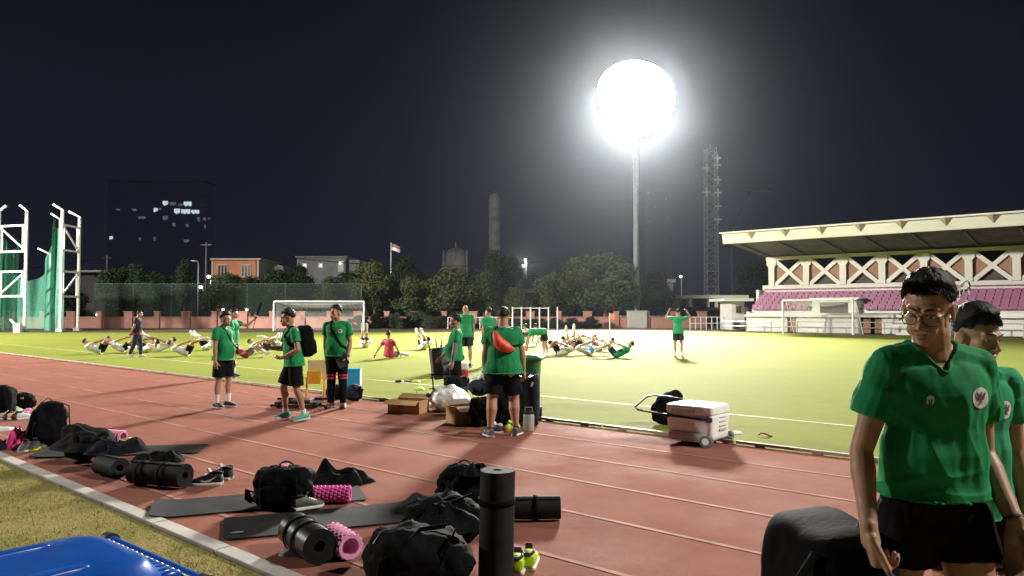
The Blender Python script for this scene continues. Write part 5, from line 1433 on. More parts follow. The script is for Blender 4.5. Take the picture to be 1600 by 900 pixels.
player('player in white with dark hair reaching over raised knees, left of the man in profile', 293, 556, RT + .2, crunch(.4, 1.1, .25), 'white_cloth', 'black_cloth', 25)
player('player in white with lifted feet close behind the left arm of the man in profile', 321, 547, LF - .2, crunch(.3, 1.1, .3, up=True), 'white_cloth', 'black_cloth', 26)
player('player in crimson leaning back on the grass between the two strolling staff', 386, 559, RT + .35, crunch(1.3, .45, -.45, (0, -.2, -.9)), 'red_shirt', 'grey_cloth', 27)
player('player in white lying right beside the crimson player, legs lifted', 413, 552, RT - .15, crunch(.25, 1.0, .3, up=True), 'white_cloth', 'black_cloth', 28)
player('player in white stretching towards the walker with the backpack', 434, 546, LF, crunch(.15, .5, .25), 'white_cloth', 'grey_cloth', 29)
player('player with both legs straight up right of the man in long trousers', 570, 543, .3, crunch(.1, 3.5, 2.2, up=True), 'white_cloth', 'black_cloth', 30)
player('player in crimson propped on one arm in the bright middle of the pitch', 608, 560, -.5, dict(tl=(.18, -.25, .9), tu=(.0, -.1, 1), rt=(.15, 1, .1), lt=(-.15, 1, .15), rs=(0, 1, -.12), ls=(0, 1, -.12), la=(-.55, -.25, -.8), lf=(-.55, -.1, -.8), ra=(.1, .5, -.7), rf=(0, .6, -.7), hf=(-.3, 1, -.1)), 'red_shirt', 'grey_cloth', 31)
player('player curled up with raised feet above the upright grey case', 661, 546, .5, crunch(.3, 1.6, .5, up=True), 'white_cloth', 'black_cloth', 32)
player('pale player sitting behind the shoulder of the stout man', 818, 541, .4, dict(tl=(0, -.3, 1), rt=(.2, 1, .4), lt=(-.2, 1, .4), rs=(0, .6, -.7), ls=(0, .6, -.7), ra=(.1, .7, -.3), la=(-.1, .7, -.3)), 'white_cloth', 'black_cloth', 33)
player('player sitting behind the bending man in green', 838, 541, -.3, dict(tl=(0, -.3, 1), rt=(.2, 1, .4), lt=(-.2, 1, .4), rs=(0, .6, -.7), ls=(0, .6, -.7), ra=(.1, .7, -.3), la=(-.1, .7, -.3)), 'white_cloth', 'black_cloth', 34)
player('man in green bending far over with straight legs among the lying players', 850, 559, LF + .1, dict(tl=(0, 1, .25), tu=(0, 1, -.15), hu=(0, .8, -.4), hf=(0, .3, -1), ra=(.12, .3, -1), la=(-.12, .3, -1), rf=(0, .2, -1), lf=(0, .2, -1), rt=(.08, .05, -1), lt=(-.08, -.12, -1)), 'teal_shirt', 'navy_shirt', 35)
player('player in white with one leg swung high, in the crowd right of the bending man', 884, 553, RT + .3, dict(crunch(.2, .8, -.5), rt=(.1, .15, 1), rs=(0, -.2, 1), rft=(0, .2, 1)), 'white_cloth', 'black_cloth', 36)
player('player lying with folded legs at the feet of the bending man', 873, 556, LF, crunch(.2, 1.0, -.7), 'white_cloth', 'black_cloth', 37, skin='skin_dark')
player('player in white with a thin leg raised, centre of the crowd of lying players', 897, 546, RT + .6, dict(crunch(.5, .9, -.6), lt=(-.1, .3, 1), ls=(0, .0, 1), lft=(0, .2, 1)), 'white_cloth', 'black_cloth', 38)
player('player in white sitting up with hands on knees, back of the crowd', 912, 545, LF + .4, crunch(.9, .8, -.6), 'white_cloth', 'navy_shirt', 39)
player('player with blue bib shorts lying in front of the crowd', 922, 555, RT - .3, crunch(.2, .9, -.4), 'white_cloth', 'blue_plastic', 40)
player('player in pale shirt at the right edge of the crowd, knees bent', 934, 549, LF - .3, crunch(.35, .95, -.5), 'cream', 'black_cloth', 41)
player('player in green lying on the right with knees drawn up, head to the right', 961, 559, LF - .1, crunch(.55, .7, -.2), 'teal_shirt', 'navy_shirt', 42)
# ================================================================ THINGS ON AND BESIDE THE TRACK
def rolled_mat(label, c, axis, L, rad, m, bands=(), group=None, hollow=.25, name='rolled_mat', turns=None):
    """mat rolled into a spiral; axis = direction of the roll"""
    c = V(c); ax = nz(axis); r = thing(name, label, 'exercise mat', V((c.x, c.y, 0)), 0, group); off = c - V((c.x, c.y, 0))
    a = nz(ax.cross(Z_)) if abs(ax.z) < .9 else X_; b = ax.cross(a); th = .0085 if rad < .1 else .012
    turns = turns or (rad - rad * hollow) / (th * 1.10); n = int(turns * 26); out, inn = [], []
    for i in range(n + 1):
        q = i / 26 * 2 * math.pi; R_ = rad * hollow + (rad - rad * hollow) * i / n
        d = a * math.cos(q) + b * math.sin(q); out.append(d * R_); inn.append(d * (R_ - th * .95))
    g = MB(); bm = g.bm; rows = []
    for o_, i_ in zip(out, inn):
        rows.append([bm.verts.new(off + p + ax * e * L / 2) for p, e in ((o_, -1), (o_, 1), (i_, 1), (i_, -1))])
    for A, B in zip(rows, rows[1:]):
        for k in range(4): bm.faces.new((A[k], A[(k + 1) % 4], B[(k + 1) % 4], B[k]))
    bm.faces.new(rows[0]); bm.faces.new(rows[-1][::-1])
    g.build('mat', m, r)
    for e in bands:
        g = MB(); ring = [(a * math.cos(2 * math.pi * k / 24) + b * math.sin(2 * math.pi * k / 24)) for k in range(24)]
        for k in range(24):
            p, q = ring[k], ring[(k + 1) % 24]; R_ = rad + .003
            vv = [off + p * R_ + ax * (e * L - .018), off + q * R_ + ax * (e * L - .018), off + q * R_ + ax * (e * L + .018), off + p * R_ + ax * (e * L + .018)]
            g.sheet(vv)
        bmesh.ops.remove_doubles(g.bm, verts=g.bm.verts, dist=1e-4); o = g.build('band', mt['black_nylon'], r); q = o.modifiers.new('t', 'SOLIDIFY'); q.thickness = .004
    return r
def flat_mat(label, pA, pB, wd, curl=0.0, curlB=0.0, seed=0, hump=0.0, th=.010, m='mat_rubber', mark=False):
    A, B = gp(*pA), gp(*pB); A.z = B.z = 0; c = (A + B) / 2; d = (B - A); L = d.length; d.normalize(); n = Z_.cross(d)
    r = thing('exercise_mat', label, 'exercise mat', c, math.atan2(d.y, d.x)); g = MB()
    def hz(x, y):
        z = .006 + .004 * noise.noise(V((x * 3, y * 3, seed)))
        z += curl * max(0, (-x - L / 2 + .22) / .22) ** 2 + curlB * max(0, (x - L / 2 + .22) / .22) ** 2
        z += hump * math.exp(-((x - L * .42) / .07) ** 2)
        return max(z, .005)
    NU, NV = 44, 12; top, bot = [], []
    for i in range(NU):
        ra, rb = [], []
        for j in range(NV):
            u, v = -1 + 2 * i / (NU - 1), -1 + 2 * j / (NV - 1)
            x, y = u * L / 2, v * wd / 2
            cx, cy = L / 2 - .04, wd / 2 - .04
            if abs(x) > cx and abs(y) > cy:
                q = V((abs(x) - cx, abs(y) - cy)); 
                if q.length > .04: q = q.normalized() * .04
                x, y = math.copysign(cx + q.x, x), math.copysign(cy + q.y, y)
            z = hz(x, y); ra.append(g.bm.verts.new((x, y, z + th))); rb.append(g.bm.verts.new((x, y, z)))
        top.append(ra); bot.append(rb)
    for i in range(NU - 1):
        for j in range(NV - 1):
            g.bm.faces.new((top[i][j], top[i + 1][j], top[i + 1][j + 1], top[i][j + 1])); g.bm.faces.new((bot[i][j], bot[i][j + 1], bot[i + 1][j + 1], bot[i + 1][j]))
    per = [(i, 0) for i in range(NU)] + [(NU - 1, j) for j in range(1, NV)] + [(i, NV - 1) for i in range(NU - 2, -1, -1)] + [(0, j) for j in range(NV - 2, 0, -1)]
    for (i, j), (k, l) in zip(per, per[1:] + per[:1]): g.bm.faces.new((bot[i][j], bot[k][l], top[k][l], top[i][j]))
    g.build('mat', mt[m], r)
    if mark:
        g = MB(); g.lathe([(.035, 0), (.035, .0012)], (-L / 2 + .10, -wd / 2 + .13, .024), 20, M.Diagonal((1.4, .7, 1))); g.build('printed_mark', mt['mid_grey'], r)
    return r
def foam_roller(label, c, axis, L, rad, m, bumps=True, inner='black_rubber'):
    c = V(c); ax = nz(axis); r = thing('foam_roller', label, 'foam roller', V((c.x, c.y, 0)), 0); off = V((0, 0, c.z))
    a = nz(ax.cross(Z_)); b = ax.cross(a); R3 = M((a, b, ax)).transposed()
    g = MB(); ri = rad * .62; rb = rad * .88
    n = 36
    rings = [[g.bm.verts.new(off + R3 @ V((R_ * math.cos(2 * math.pi * k / n), R_ * math.sin(2 * math.pi * k / n), z))) for k in range(n)] for R_, z in ((ri, -L / 2), (rb, -L / 2), (rb, L / 2), (ri, L / 2))]
    for A, B in zip(rings, rings[1:] + rings[:1]):
        for k in range(n): g.bm.faces.new((A[k], A[(k + 1) % n], B[(k + 1) % n], B[k]))
    if bumps:
        nr = 14; nc = max(6, int(L / .032))
        for i in range(nc):
            for k in range(nr):
                q = 2 * math.pi * (k + .5 * (i % 2)) / nr; z = -L / 2 + L * (i + .5) / nc
                d = V((math.cos(q), math.sin(q), 0)); t = V((-math.sin(q), math.cos(q), 0)); w_, l_ = rad * .14, L / nc * .36
                vs = []
                for R_, k_ in ((rb - .002, 1), (rad, .62)):
                    for sx, sz in ((-1, -1), (1, -1), (1, 1), (-1, 1)): vs.append(off + R3 @ (d * R_ + t * sx * w_ * k_ + V((0, 0, z + sz * l_ * k_))))
                g.hexa(vs)
    else:
        for k in range(9):
            z = -L / 2 + L * (k + .5) / 9; q = [off + R3 @ V((rad * .93 * math.cos(2 * math.pi * j / 30), rad * .93 * math.sin(2 * math.pi * j / 30), z)) for j in range(30)]
            g.tube(q, rad * .10, 6, closed=True)
    g.build('foam_sleeve', m, r); return r
def shoe_prop(label, loc, rz, h, up, sole, group=None, roll=0.0, mark=None, cat='shoe', accent=None):
    r = thing('shoe', label, cat, loc, rz, group)
    A = dict(an=V((0, 0, .043 * h)), ft=Y_, n=-Z_); o = shoe(r, A, h, mt[up], mt[sole]); o.name = 'upper'; u = h
    g = MB(); q = [V((.021 * math.cos(k * .4488) * u, (-.019 + .026 * math.sin(k * .4488)) * u, (.060 + .004 * math.cos(k * .9)) * u)) for k in range(14)]
    g.tube(q, .0055 * u, 6, closed=True); g.build('collar', mt[accent or 'black_cloth'], r)
    g = MB(); g.ell((0, -.019 * u, .061 * u), (.018 * u, .023 * u, .004 * u)); g.build('lining', mt['black_rubber'], r)
    g = MB()
    g.box((0, .014 * u, .064 * u), (.026 * u, .006 * u, .034 * u), M.Rotation(-.6, 3, 'X')); g.build('tongue', mt[accent or up], r, bevel=.003)
    g = MB()
    for k in range(4):
        y, z = (.022 + k * .012) * u, (.058 - k * .007) * u; g.tube([(-.018 * u, y, z - .004 * u), (0, y, z + .001 * u), (.018 * u, y, z - .004 * u)], .0022 * u, 5)
    g.build('laces', mt['black_cloth' if up != 'black_rubber' else 'white_cloth'], r)
    if mark:
        g = MB()
        for sg in (1, -1):
            P = [(.055, .026), (.035, .022), (.010, .027), (-.028, .046), (.006, .020), (.030, .014), (.050, .020)]
            g.prism([V((sg * .0285 * u, y * u, z * u + .004)) for y, z in P], V((sg * .003, 0, 0)))
        g.build('curved_mark', mt['white_rubber'], r, smooth=False)
    if roll: r.rotation_euler[1] = roll
    return r
def bag(name, label, cat, c, size, rz, m='black_nylon', seed=0, amp=.02, e=3.2, straps=(), pocket=None, handle=True, zip_=True, lean=0.0, group=None, tag_=None, fn=None, freq=4.0):
    """stuffed bag standing on the ground at c"""
    c = V(c); c.z = c.z if c.z else 0; r = thing(name, label, cat, c, rz, group); R3 = M.Rotation(lean, 3, 'X'); hz = size[2] / 2
    cc = V((0, 0, hz * .98)); g = MB(); g.soft(cc, size, e, 14, amp, freq / max(size), seed, R3, fn); body = g.build('body', mt[m], r)
    tr = bvh(body)
    if pocket:
        g = MB(); pc = cc + R3 @ V((pocket[0], -size[1] / 2 * .92, pocket[1])); g.soft(pc, (pocket[2], .09, pocket[3]), 4, 8, .008, 8, seed + 2, R3); g.build('pocket', mt[m], r)
    if zip_:
        P = []
        for k in range(13):
            x = (k / 12 - .5) * size[0] * .86; hh = tr.ray_cast(V((x, -size[1] * .16, size[2] * 2)), V((0, 0, -1)))
            if hh[0] is not None: P.append(hh[0] + V((0, 0, .003)))
        if len(P) > 2: g = MB(); g.tube(P, .005, 6); g.build('zip', mt['dark_grey'], r)
    if handle:
        for sg in (-1, 1):
            P = []
            for k in range(15):
                f = k / 14; x = (f - .5) * size[0] * .5; q = math.sin(f * math.pi)
                y = sg * size[1] * (.30 + .12 * (1 - q)); z = size[2] * (.55 + .52 * q ** .6); P.append(R3 @ V((x, y, z)))
            g = MB(); g.tube(P, .016, 8, flat=.35); g.build('handle', mt['black_nylon'], r)
    for pts, w_ in straps:
        g = MB(); g.tube([V(p) for p in pts], w_, 8, flat=.25); g.build('strap', mt['black_nylon'], r)
    if tag_:
        x, z = tag_; hh = tr.ray_cast(V((x, -3, z)), V((0, 1, 0)))
        if hh[0] is not None:
            g = MB(); q = hh[0]; g.box(q + V((0, -.004, 0)), (.06, .004, .025)); g.build('label', mt['white_cloth'], r, smooth=False)
    return r
def cloth_heap(name, label, cat, c, size, rz, m, seed, amp=.5, n=34, peak=None, group=None):
    c = V(c); r = thing(name, label, cat, V((c.x, c.y, 0)), rz, group); g = MB(); rr = V((seed * 2.7, seed * 1.3, 0))
    def fn(u, v):
        a = 2 * math.pi * u; q = V((math.cos(a), math.sin(a), 0)) * (v ** .8)
        e = 1 + .22 * noise.noise(V((math.cos(a) * 1.5, math.sin(a) * 1.5, seed)))
        z = (1 - v ** 2.2) * (.62 + amp * (.9 * noise.noise(V((q.x * 1.5, q.y * 1.5, 0)) + rr) - .75 * abs(noise.noise(V((q.x * 2.6, q.y * 2.6, 1)) + rr)) + .10 * noise.noise(V((q.x * 6, q.y * 6, 2)) + rr)))
        if peak: z += peak[2] * math.exp(-((q.x - peak[0]) ** 2 + (q.y - peak[1]) ** 2) / .03)
        return V((q.x * e * size[0] / 2, q.y * e * size[1] / 2, c.z + max(.004, z * size[2]) if v < .999 else c.z + .003))
    g.grid(n * 2, n, fn, wrap=True); bmesh.ops.remove_doubles(g.bm, verts=g.bm.verts, dist=1e-5); g.build('cloth', mt[m], r, auto=0); return r
def face_to(px, py=None):            # heading that turns a thing's -y side to the camera
    return -math.atan2((px - 800) / F, 1)
G = lambda px, py: gp(px, py)

# ---- row of kit on the left of the track
GM = 'exercise mats unrolled on the track'
flat_mat('unrolled dark mat lying left on the track behind the black bags', (62, 709), (318, 702), .60, .02, .0, 1)
flat_mat('unrolled dark mat under the black holdall, one end reaching the kerb', (237, 799), (566, 771), .58, .03, .0, 2)
flat_mat('unrolled dark mat nearest the camera, with a hump at its far end', (349, 829), (686, 796), .60, .01, .03, 3, hump=.07, mark=True)

rolled_mat('thick black rolled mat with a bag on it, left of the lone sneaker', G(240, 764) + V((0, .11, .118)), (gp(287, 766) - gp(192, 757)).normalized(), .62, .118, mt['mat_rubber'], (-.3, .12), hollow=.35)
cloth_heap('kit_bag', 'slumped black bag lying on the rolled mat left of the sneaker', 'bag', gp(238, 757) + V((0, .15, .20)), (.55, .34, .15), -.15, 'black_nylon', 31, .7)
rolled_mat('short black rolled mat leaning against the kerb side, end facing us', G(158, 750) + V((0, .16, .105)), nz(V((.30, -.20, 0))), .38, .105, mt['mat_rubber'], (), hollow=.4)
cloth_heap('jacket', 'crumpled dark jacket thrown over the short rolled mat', 'jacket', gp(160, 741) + V((.02, .24, .19)), (.62, .45, .22), .4, 'navy_cloth', 12, .6)
bag('holdall', 'black holdall in the left kit row, half covered by a dark jacket', 'bag', gp(122, 722) + V((0, .2, 0)), (.74, .40, .36), -.5, 'black_nylon', 15, .05, 2.4, handle=False, fn=lambda p, q: V((p.x, p.y, p.z * (1 - .28 * q.x))))
rolled_mat('black rolled mat lying behind the upright backpack', G(96, 694) + V((0, .1, .100)), (1, .12, 0), .64, .100, mt['mat_rubber'], (-.28, .25))
b = bag('backpack', 'tall black backpack standing upright in the left kit row', 'backpack', gp(62, 701) + V((0, .14, 0)), (.42, .24, .56), .35, 'black_cloth', 18, .03, 3.0, handle=False, pocket=(0, -.06, .26, .26), fn=lambda p, q: V((p.x * (1 - .15 * max(0, q.z)) + .05 * q.z, p.y, p.z)),
        straps=[([(.15, -.02, .54), (.24, -.03, .50), (.25, -.02, .28), (.20, 0, .08)], .022), ([(-.08, 0, .54), (0, 0, .60), (.08, 0, .55)], .018)])
b = thing('drink_bottle', 'dark grey flask beside the upright backpack', 'bottle', gp(66, 699)); g = MB(); g.lathe([(.05, 0), (.055, .02), (.055, .16), (.035, .19), (.03, .22), (.005, .225)], (0, 0, 0), 20); g.build('body', mt['mid_grey'], b)
g = MB(); g.lathe([(.032, .20), (.034, .235), (.005, .24)], (0, 0, 0), 16); g.build('cap', mt['dark_grey'], b)
foam_roller('pale pink smooth foam roller behind the black holdall', G(170, 694) + V((0, .08, .085)), (1, -.25, 0), .34, .085, mt['pale_pink'], False)
shoe_prop('yellow and black trainer behind the pale pink roller', gp(197, 703) , -math.pi / 2 - .1, 1.9, 'grey_shoe', 'white_rubber', accent='neon')
o = bpy.context.scene.objects
for i, (x, y) in enumerate(((41, 703), (56, 701))): shoe_prop(['dark trainer with yellowish sole, left of its pair beside the pink bag', 'dark trainer with yellowish sole, touching the upright backpack'][i], gp(x, y), math.pi + .3, 1.75, 'grey_shoe', 'neon' if i else 'white_rubber', 'pair of dark trainers')
cloth_heap('drawstring_bag', 'bright magenta bag crumpled beside the kerb at the far left', 'bag', gp(25, 701) + V((0, .1, 0)), (.40, .30, .36), .2, 'magenta_cloth', 5, .5)
cloth_heap('towel', 'grey white towel lying at the left edge of the picture', 'towel', gp(2, 672), (.5, .3, .07), .2, 'white_cloth', 7, .5)
cloth_heap('jacket', 'dark clothes heaped at the left edge beside the magenta bag', 'jacket', gp(-20, 703) + V((0, .1, 0)), (.46, .4, .20), .2, 'navy_cloth', 8, .6)
bag('backpack', 'black backpack cut off by the left edge, farthest along the kit row', 'backpack', gp(-4, 655) + V((0, .1, 0)), (.36, .28, .52), .2, 'black_cloth', 19, .03, 3.0, handle=False)
bag('holdall', 'small black bag with a white tab beside the farthest backpack', 'bag', gp(25, 640) + V((0, .1, 0)), (.50, .30, .27), -.1, 'black_nylon', 20, .05, 2.6, handle=False, tag_=(.15, .2))
for i, (x, y, c_) in enumerate(((8, 655, 'white_rubber'), (20, 655, 'cream'), (33, 655, 'white_rubber'))): shoe_prop(['pale trainer nearest the left edge of the picture', 'cream trainer in the middle of the pale shoes', 'pale trainer lying under the pink cloth'][i], gp(x, y), -1.2 + i * .3, 1.8, c_, 'white_rubber', 'pale trainers at the far left')
cloth_heap('cloth', 'light green cloth on top of the pale trainers', 'cloth', gp(16, 648) + V((0, .05, .06)), (.32, .25, .10), 0, 'pale_green' if 'pale_green' in mt else 'cream', 9, .5)
cloth_heap('cloth', 'pink folded cloth beside the pale trainers', 'cloth', gp(40, 648) + V((0, .05, .02)), (.26, .22, .10), 0, 'pale_pink', 10, .4)

# lone sneaker pair
shoe_prop('black sneaker with white sole and curved white mark, facing left', gp(333, 757), math.pi / 2 + .12, 2.0, 'black_rubber', 'white_rubber', mark=True)
shoe_prop('black sneaker half hidden behind the one with the curved mark', gp(341, 751) + V((.03, .07, 0)), math.pi / 2 - .2, 1.95, 'black_rubber', 'white_rubber')
# black holdall on the mat with jacket, roller, shoe
b = bag('holdall', 'black sports holdall with a small pink tag standing on the unrolled mat', 'bag', gp(434, 800) + V((0, .17, .008)), (.50, .30, .34), .12, 'black_nylon', 24, .035, 3.4, pocket=(0, -.04, .36, .17), tag_=None,
        straps=[([(-.16, -.17, .30), (-.17, -.20, .17), (-.16, -.19, .02)], .02), ([(.13, -.17, .30), (.14, -.20, .17), (.13, -.19, .02)], .02), ([(-.25, .0, .12), (-.30, -.03, .15), (-.29, -.06, .09), (-.25, -.05, .06)], .03)])
g = MB(); g.box((.02, -.09, .365), (.055, .05, .012), M.Rotation(.3, 3, 'X')); g.build('label', mt['pale_pink'], b, smooth=False)
cloth_heap('jacket', 'black jacket with a pointed fold lying behind the holdall', 'jacket', gp(522, 763) + V((0, .22, 0)), (.66, .42, .22), .1, 'black_nylon', 41, .5, peak=(-.42, .1, .42))
foam_roller('bright pink knobbly foam roller lying beside the holdall', G(513, 790) + V((0, .075, .083)), (1, .06, 0), .35, .075, mt['pink_foam'])
shoe_prop('grey shoe with white sole tucked against the right side of the holdall', gp(472, 799) + V((.0, .0, .02)), -.9, 1.8, 'grey_shoe', 'white_rubber')
rolled_mat('glossy black rolled mat, its round end facing the camera', V((-1.425, 5.17, .125)), (-.30, .42, 0), .50, .125, mt['mat_gloss'], (-.1, .22), hollow=.35)
foam_roller('pink foam roller half hidden behind the glossy rolled mat', V((-1.19, 5.20, .095)), (-.30, .42, 0), .33, .095, mt['pale_pink'], True)
cloth_heap('plastic_bag', 'crumpled clear plastic bag left of the glossy rolled mat', 'plastic bag', gp(462, 866) + V((0, .05, 0)), (.26, .24, .10), .5, 'clear_plastic', 14, .6)

cloth_heap('jacket', 'black hooded top spread over the black holdall in the left kit row', 'jacket', gp(122, 722) + V((.02, .12, .14)), (.86, .62, .30), -.3, 'black_nylon', 16, .6)
# ---- heap with the upright mat
rolled_mat('tall dark grey mat roll standing upright on its end', V((-.10, 4.72, .345)), (0.02, 0, 1), .69, .115, mt['mat_rubber'], (.22,), hollow=.3)
rolled_mat('black rolled mat lying behind the upright roll', V((.06, 6.05, .098)), (1, .05, 0), .66, .098, mt['mat_rubber'], (.2, -.2))
bag('backpack', 'black backpack leaning at the back of the heap, left of the upright roll', 'backpack', gp(712, 822) + V((.05, .35, 0)), (.44, .34, .40), .1, 'black_nylon', 51, .05, 2.8, handle=True, pocket=(0, -.05, .26, .2))
bag('holdall', 'black bag with a diagonal strap in the middle of the heap', 'bag', gp(690, 862) + V((0, .20, 0)), (.55, .34, .34), -.1, 'black_nylon', 52, .05, 2.8, handle=False, straps=[([(-.24, -.14, .06), (-.10, -.19, .2), (.08, -.12, .33), (.2, -.02, .36)], .026)])
bag('backpack', 'black backpack with a folded shoulder strap at the front of the heap', 'backpack', gp(652, 915) + V((0, .10, 0)), (.66, .44, .33), .12, 'black_nylon', 53, .06, 2.6, handle=False, pocket=(-.05, -.02, .4, .18),
    straps=[([(-.2, -.20, .12), (-.12, -.24, .26), (.0, -.16, .36), (.16, -.10, .36)], .03), ([(.1, -.22, .10), (.16, -.22, .24), (.22, -.1, .33)], .022)], fn=lambda p, q: V((p.x, p.y, p.z * (1 - .15 * q.x))))
cloth_heap('jacket', 'black jacket draped over the front of the heap', 'jacket', gp(660, 880) + V((.1, .10, .20)), (.62, .42, .22), .3, 'black_nylon', 54, .55)
cloth_heap('cap', 'black cloth hat hanging behind the top of the upright roll', 'hat', gp(748, 815) + V((-.02, .0, .38)), (.26, .2, .14), .3, 'black_cloth', 55, .4)
for i, (x, y) in enumerate(((808, 893), (826, 886))): shoe_prop(['neon yellow shoe next to the upright roll, left of its pair', 'neon yellow shoe on the right of its pair near the upright roll'][i], gp(x, y), -.12, 1.85, 'neon', 'white_rubber', 'pair of neon yellow shoes', accent='black_rubber')

# ---- black bag carried by the man with glasses
b = thing('holdall', 'big black equipment bag carried by the man with glasses', 'bag', V((1.175, 2.80, 0)), .04)
g = MB(); g.soft((0, 0, .59), (.33, .60, .66), 5, 16, .012, 3, 61, None, lambda p, q: V((p.x * (1 - .05 * q.z), p.y, p.z + .02 * q.x))); body_ = g.build('body', mt['black_nylon'], b)
g = MB(); g.soft((.0, -.305, .50), (.26, .06, .36), 5, 10, .006, 5, 62); g.build('pocket', mt['black_nylon'], b)
g = MB(); P = [(-.14, -.22, .86), (-.20, -.23, .78), (-.23, -.23, .64), (-.22, -.23, .48), (-.27, -.24, .34), (-.25, -.24, .26)]; g.tube(P, .024, 8, flat=.3); g.build('strap', mt['black_nylon'], b)
hw = wpos(man1, S1_['r']['wr'] + S1_['r']['hd'] * .078 * 1.84 + S1_['r']['pn'] * .020 * 1.84 + V((0, .0, S1_['dz']))); q = MW[b.name].inverted() @ hw
g = MB(); g.tube([(q.x * .8, q.y + .24, .86), (q.x * .9, q.y + .17, max(.93, q.z - .03)), (q.x, q.y + .06, q.z), (q.x, q.y - .06, q.z), (q.x * .85, q.y - .11, q.z - .03), (q.x * .7, -.25, .88)], .011, 10); g.build('handle', mt['black_rubber'], b)
g = MB(); g.box((-.168, -.24, .74), (.02, .04, .025)); g.build('buckle', mt['chrome'], b, smooth=False, bevel=.004)

# ---- blue wheelie bin, lid seen from above
b = thing('wheelie_bin', 'shiny blue wheelie bin in the bottom left corner', 'bin', V((-1.23, 1.85, 0)), math.radians(51))
def ring(w_, d_, z, e=5, n=40): return [(math.copysign(abs(math.cos(q)) ** (2 / e), math.cos(q)) * w_ / 2, math.copysign(abs(math.sin(q)) ** (2 / e), math.sin(q)) * d_ / 2, z) for q in [2 * math.pi * k / n for k in range(n)]]
def ringloft(mb, rs):
    rows = [[mb.bm.verts.new(p) for p in r_] for r_ in rs]; n = len(rows[0])
    for A, B in zip(rows, rows[1:]):
        for k in range(n): mb.bm.faces.new((A[k], A[(k + 1) % n], B[(k + 1) % n], B[k]))
    mb.bm.faces.new(rows[0][::-1]); mb.bm.faces.new(rows[-1]); return mb
g = MB(); ringloft(g, [ring(.44, .40, .08), ring(.50, .44, .4), ring(.57, .48, .93), ring(.60, .50, .95), ring(.60, .50, .985)]); g.build('tub', mt['bin_blue'], b)
g = MB(); ringloft(g, [ring(.63, .54, .972), ring(.64, .55, .982), ring(.64, .55, .998), ring(.62, .53, 1.012), ring(.60, .50, 1.020), ring(.56, .45, 1.026), ring(.53, .42, 1.048), ring(.50, .39, 1.058), ring(.44, .33, 1.064), ring(.30, .2, 1.066)]); lid = g.build('lid', mt['bin_blue'], b, auto=50)
for k in range(15):
    g = MB(); g.ell((.285, -.21 + k * .03, 1.012), (.030, .011, .014)); g.build('lid_rib', mt['bin_blue'], lid)
for y in (-.13, .13):
    g = MB(); g.soft((-.05, y, 1.062), (.34, .045, .022), 4, 8, 0, 3, 1); g.build('lid_ridge', mt['bin_blue'], lid)
g = MB(); g.tube([(.34, -.27, .990), (.34, .27, .990)], .020, 12); g.build('handle_bar', mt['bin_blue'], b)
for y in (-.27, .27):
    g = MB(); g.tube([(.34, y, .990), (.34, y + math.copysign(.03, y), .990)], .028, 14); g.build('handle_cap', mt['black_rubber'], b)
for y in (-.16, .16):
    g = MB(); g.box((.32, y, .985), (.07, .07, .04)); g.build('hinge', mt['bin_blue'], b, bevel=.008, smooth=False)
g = MB(); g.tube([(.04, -.285, .99), (.05, -.25, 1.035), (.12, -.24, 1.04), (.16, -.25, 1.035), (.17, -.285, .99)], .013, 8); g.build('lid_grip', mt['bin_blue'], lid)
for y in (-.2, .2):
    g = MB(); g.tube([(.24, y - .03, .1), (.24, y + .03, .1)], .1, 20); g.build('wheel', mt['black_rubber'], b)

# ================================================================ KIT AROUND THE STOUT MAN
def carton(label, pA, pB, h, dpt, mark, open_=True):
    A, B = gp(*pA), gp(*pB); A.z = B.z = 0; d = B - A; L = d.length; d.normalize(); n = Z_.cross(d); c = (A + B) / 2 + n * dpt / 2
    b = thing('cardboard_box', label, 'box', c, math.atan2(d.y, d.x)); t = .005; g = MB()
    g.box((0, -dpt / 2, h / 2), (L, t, h)); g.box((0, dpt / 2, h / 2), (L, t, h)); g.box((-L / 2 + t, 0, h / 2), (t, dpt - t, h)); g.box((L / 2 - t, 0, h / 2), (t, dpt - t, h)); g.box((0, 0, t), (L - t, dpt - t, t)); g.build('carton', mt['cardboard'], b, smooth=False)
    if open_:
        for (c_, s_, rot) in (((0, -dpt / 2 - .06, h - .03), (L * .98, .15, t), M.Rotation(.45, 3, 'X')), ((0, dpt / 2 + .06, h + .03), (L * .98, .15, t), M.Rotation(.4, 3, 'X'))):
            g = MB(); g.box(c_, s_, rot); g.build('flap', mt['cardboard'], b, smooth=False)
    g = MB(); mark(g, L, dpt, h); g.build('printed_mark', M_print if mark is m_fox else M_print2, b, smooth=False); return b
M_print = mat('red_print', (.42, .10, .06), .7); M_print2 = mat('brown_print', (.22, .10, .05), .7)
def m_oval(g, L, d, h): g.lathe([(.055, 0), (.055, .002)], (-.05, -d / 2 - .003, h * .55), 20, M((V((1.4, 0, 0)), V((0, 0, .7)), V((0, -1, 0)))).transposed()); g.box((-.05, -d / 2 - .004, h * .55 + .045), (.12, .002, .015))
def m_fox(g, L, d, h):
    y = -d / 2 - .005
    for P in ([(-.02, .05), (.04, .09), (.10, .08), (.05, .03), (.06, -.03), (.0, -.08), (-.02, -.02)], [(.10, -.06), (.16, -.06), (.16, -.085), (.08, -.085)]): g.prism([V((x - .02, y, h * .55 + z)) for x, z in P], V((0, -.002, 0)))
b = carton('open cardboard box with a brown oval print on the track, left of the white bag', (606, 645), (655, 648), .22, .32, m_oval)
carton('cardboard box with a red printed mark, right of the white bag', (712, 664), (752, 660), .26, .30, m_fox)
